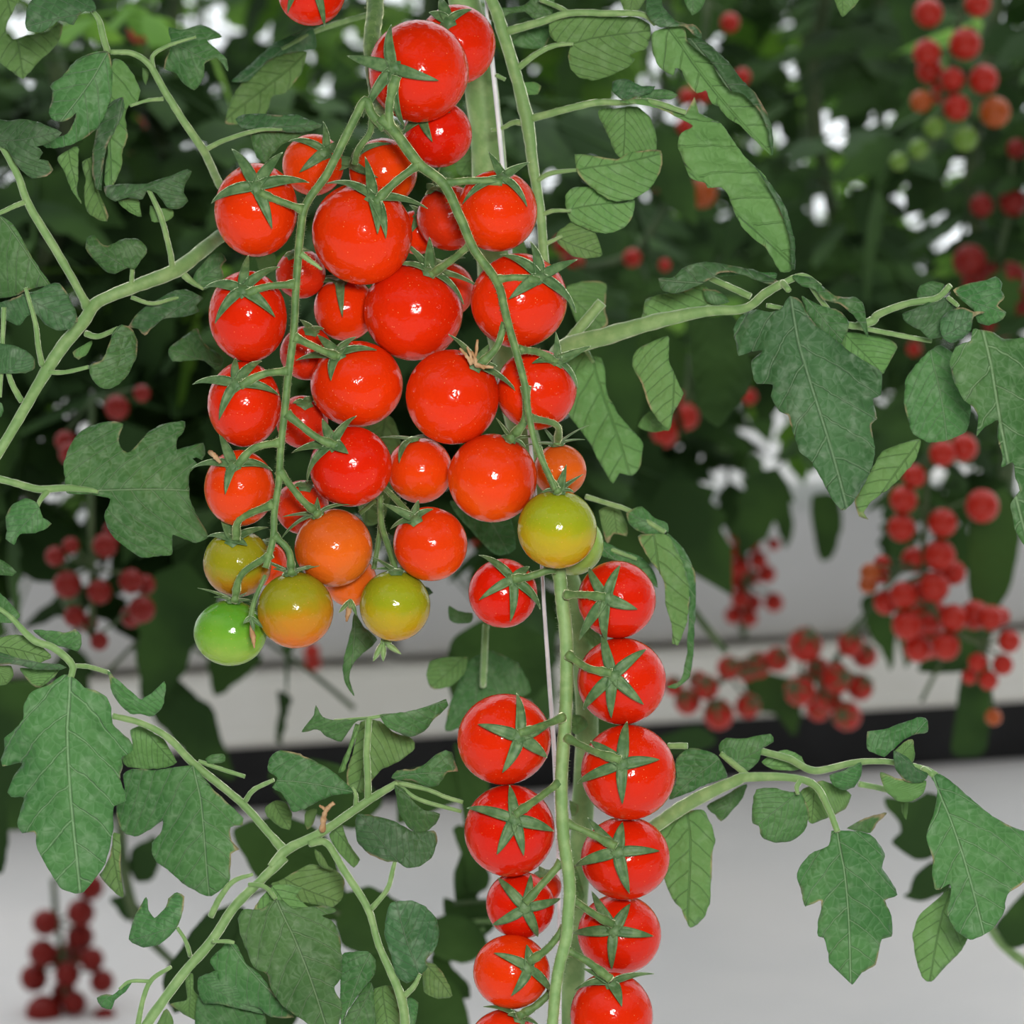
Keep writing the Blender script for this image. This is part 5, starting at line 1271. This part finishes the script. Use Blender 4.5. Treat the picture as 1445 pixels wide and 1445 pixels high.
cluster(1.55, [(1330,640,19,'r'),(1360,632,20,'r'),(1290,672,17,'r'),(1275,705,20,'r'),(1386,714,24,'r'),(1330,738,21,'r'),(1272,745,20,'r'),(1326,784,23,'r'),(1290,790,19,'r'),(1275,840,20,'r'),(1318,828,22,'r'),(1298,836,17,'r'),(1250,850,18,'r'),(1345,808,18,'r'),(1312,868,26,'r'),(1280,882,22,'r'),(1345,872,20,'r'),(1375,868,21,'r'),(1398,872,18,'r'),(1310,905,25,'r'),(1335,912,20,'r'),(1295,915,20,'r'),(1228,808,14,'o'),(1245,795,12,'r'),(1225,825,13,'o'),(1244,812,12,'r'),(1412,870,14,'r'),(1424,905,16,'r'),(1415,938,15,'r'),(1380,935,14,'r'),(1395,960,14,'r'),(1402,1012,12,'o'),(1368,955,11,'r')],
        'blurred red tomato in the large dense cluster at the right above the dark trough base', 'blurred tomatoes of the large right cluster', 'blurred stalk of the large right cluster', [(1320,560),(1312,640),(1306,720),(1304,800),(1318,860),(1345,890),(1390,910)], 3)
cluster(2.7, [(1041,755,14,'r'),(1062,768,12,'r'),(1042,778,13,'r'),(1070,790,13,'r'),(1044,800,14,'r'),(1082,810,13,'r'),(1040,820,13,'r'),(1060,815,12,'r'),(1045,845,14,'r'),(1062,850,13,'r'),(1035,868,13,'r'),(1058,872,12,'r'),(1048,830,11,'r'),(1092,768,9,'r'),(1092,850,14,'r'),(1030,780,10,'r')],
        'small blurred tomato in the narrow cluster hanging against the grey wall of slabs', 'blurred tomatoes of the narrow hanging cluster', 'stalk of the narrow cluster against the slabs', [(1048,700),(1050,760),(1053,820),(1050,900)], 4)
cluster(1.95, [(1136,910,25,'r'),(1200,908,19,'r'),(1220,925,18,'r'),(1180,958,22,'r'),(1168,985,20,'r'),(1129,975,22,'r'),(1214,970,19,'r'),(1155,1000,18,'r'),(1195,1010,21,'r'),(1155,945,18,'r')],
        'blurred tomato in the right half of the low horizontal cluster before the trough', 'blurred tomatoes of the low cluster, right half', 'stalk of the right half of the low cluster', [(1235,870),(1210,890),(1180,930),(1155,960),(1130,950)], 5, True)
cluster(2.0, [(1097,930,18,'r'),(1070,938,19,'r'),(1028,942,17,'r'),(1052,945,17,'r'),(997,970,18,'r'),(970,990,19,'r'),(1014,1008,22,'r'),(1055,996,18,'r'),(950,968,14,'r'),(985,960,14,'r')],
        'blurred tomato in the left half of the low horizontal cluster before the trough', 'blurred tomatoes of the low cluster, left half', 'stalk of the left half of the low cluster', [(1110,930),(1070,945),(1030,955),(990,975),(960,985)], 6, True)
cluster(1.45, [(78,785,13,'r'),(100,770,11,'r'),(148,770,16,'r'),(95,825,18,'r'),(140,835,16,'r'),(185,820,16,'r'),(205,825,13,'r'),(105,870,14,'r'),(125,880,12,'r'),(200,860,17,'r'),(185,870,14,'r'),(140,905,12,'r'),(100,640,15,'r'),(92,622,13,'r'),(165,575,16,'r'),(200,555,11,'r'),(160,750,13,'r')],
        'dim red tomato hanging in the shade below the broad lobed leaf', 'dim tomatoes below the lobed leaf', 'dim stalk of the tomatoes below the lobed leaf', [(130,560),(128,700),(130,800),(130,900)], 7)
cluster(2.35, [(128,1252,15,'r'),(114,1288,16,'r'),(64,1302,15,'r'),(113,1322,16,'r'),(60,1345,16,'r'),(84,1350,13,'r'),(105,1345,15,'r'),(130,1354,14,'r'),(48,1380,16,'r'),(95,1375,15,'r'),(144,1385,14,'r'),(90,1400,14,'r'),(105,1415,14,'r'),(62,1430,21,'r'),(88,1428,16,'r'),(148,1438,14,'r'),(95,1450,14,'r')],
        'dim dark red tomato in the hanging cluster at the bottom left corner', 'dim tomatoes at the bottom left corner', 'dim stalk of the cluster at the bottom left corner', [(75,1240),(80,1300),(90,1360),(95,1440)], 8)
cluster(2.0, [(968,588,19,'r'),(938,612,19,'r'),(960,565,12,'r'),(1058,560,11,'r'),(1290,492,11,'r')],
        'blurred red tomato behind the stalk of the right-hand leaf', 'blurred tomatoes behind the right-hand leaf stalk', 'dim stalk behind the right-hand leaf', [(975,500),(968,560),(950,590)], 9)
cluster(1.9, [(990,272,22,'o'),(955,235,16,'o'),(932,262,10,'r'),(970,136,12,'r'),(992,134,12,'r'),(966,178,12,'r'),(1030,32,14,'r'),(1048,108,12,'r'),(892,364,13,'r'),(785,385,17,'r'),(808,372,17,'r'),(795,345,14,'r'),(800,405,14,'r'),(938,374,9,'r')],
        'small blurred tomato glimpsed between the long drooping leaves at upper right', 'blurred tomatoes between the long drooping leaves', 'dim stalk between the long drooping leaves', [(1000,0),(985,130),(960,240),(900,350),(820,380)], 10)
cluster(2.6, [(196,45,15,'r'),(210,160,15,'r'),(215,185,14,'r'),(190,225,13,'o'),(280,130,10,'r'),(25,300,12,'r'),(290,325,9,'r'),(215,345,10,'r'),(440,920,12,'r'),(442,935,12,'r'),(675,765,12,'r'),(690,880,12,'r'),(725,905,9,'r'),(7,830,11,'r'),(4,925,9,'r')],
        'tiny blurred tomato scattered among the leaves of the left half', 'tiny blurred tomatoes in the left half', 'thin dim stalk among the far leaves at left', [(205,0),(210,150),(220,330)], 11)

# ------------------------------------------------------------------ light
w = bpy.data.worlds.new('greenhouse_daylight'); bpy.context.scene.world = w; w.use_nodes = True
nt = w.node_tree
for n_ in list(nt.nodes): nt.nodes.remove(n_)
N = NT(nt); out = nt.nodes.new('ShaderNodeOutputWorld')
tc = N('ShaderNodeTexCoord'); sp = N('ShaderNodeSeparateXYZ'); N.l(tc.outputs['Generated'], sp.inputs[0])
fwd = N.sm(sp.outputs[1], -0.2, 0.9)            # brighter daylight at the far end
upz = N.sm(sp.outputs[2], 0.30, 0.85)           # roof glass overhead
stg = N.math('ADD', N.math('MULTIPLY_ADD', fwd, WF, 0.04), N.math('MULTIPLY', upz, WU))
bg = N('ShaderNodeBackground'); bg.inputs[0].default_value = (0.93, 0.97, 1.0, 1); N.l(stg, bg.inputs[1])
N.l(bg.outputs[0], out.inputs[0])
ld = bpy.data.lights.new('camera_flash', 'AREA'); ld.shape = 'RECTANGLE'; ld.size = 0.13; ld.size_y = 0.09; ld.energy = FLASH; ld.color = (1.0, 0.975, 0.94)
lo = bpy.data.objects.new('camera_flash', ld); C.objects.link(lo)
lo.location = CL + RM @ Vector((0.055, 0.085, 0.0))
lo.rotation_euler = (W(722, 722, .75) - lo.location).to_track_quat('-Z', 'Y').to_euler()
vs_ = bpy.context.scene.view_settings
vs_.view_transform = 'Standard'; vs_.look = 'None'; vs_.exposure = 0.0; vs_.gamma = 1.0; vs_.use_curve_mapping = False
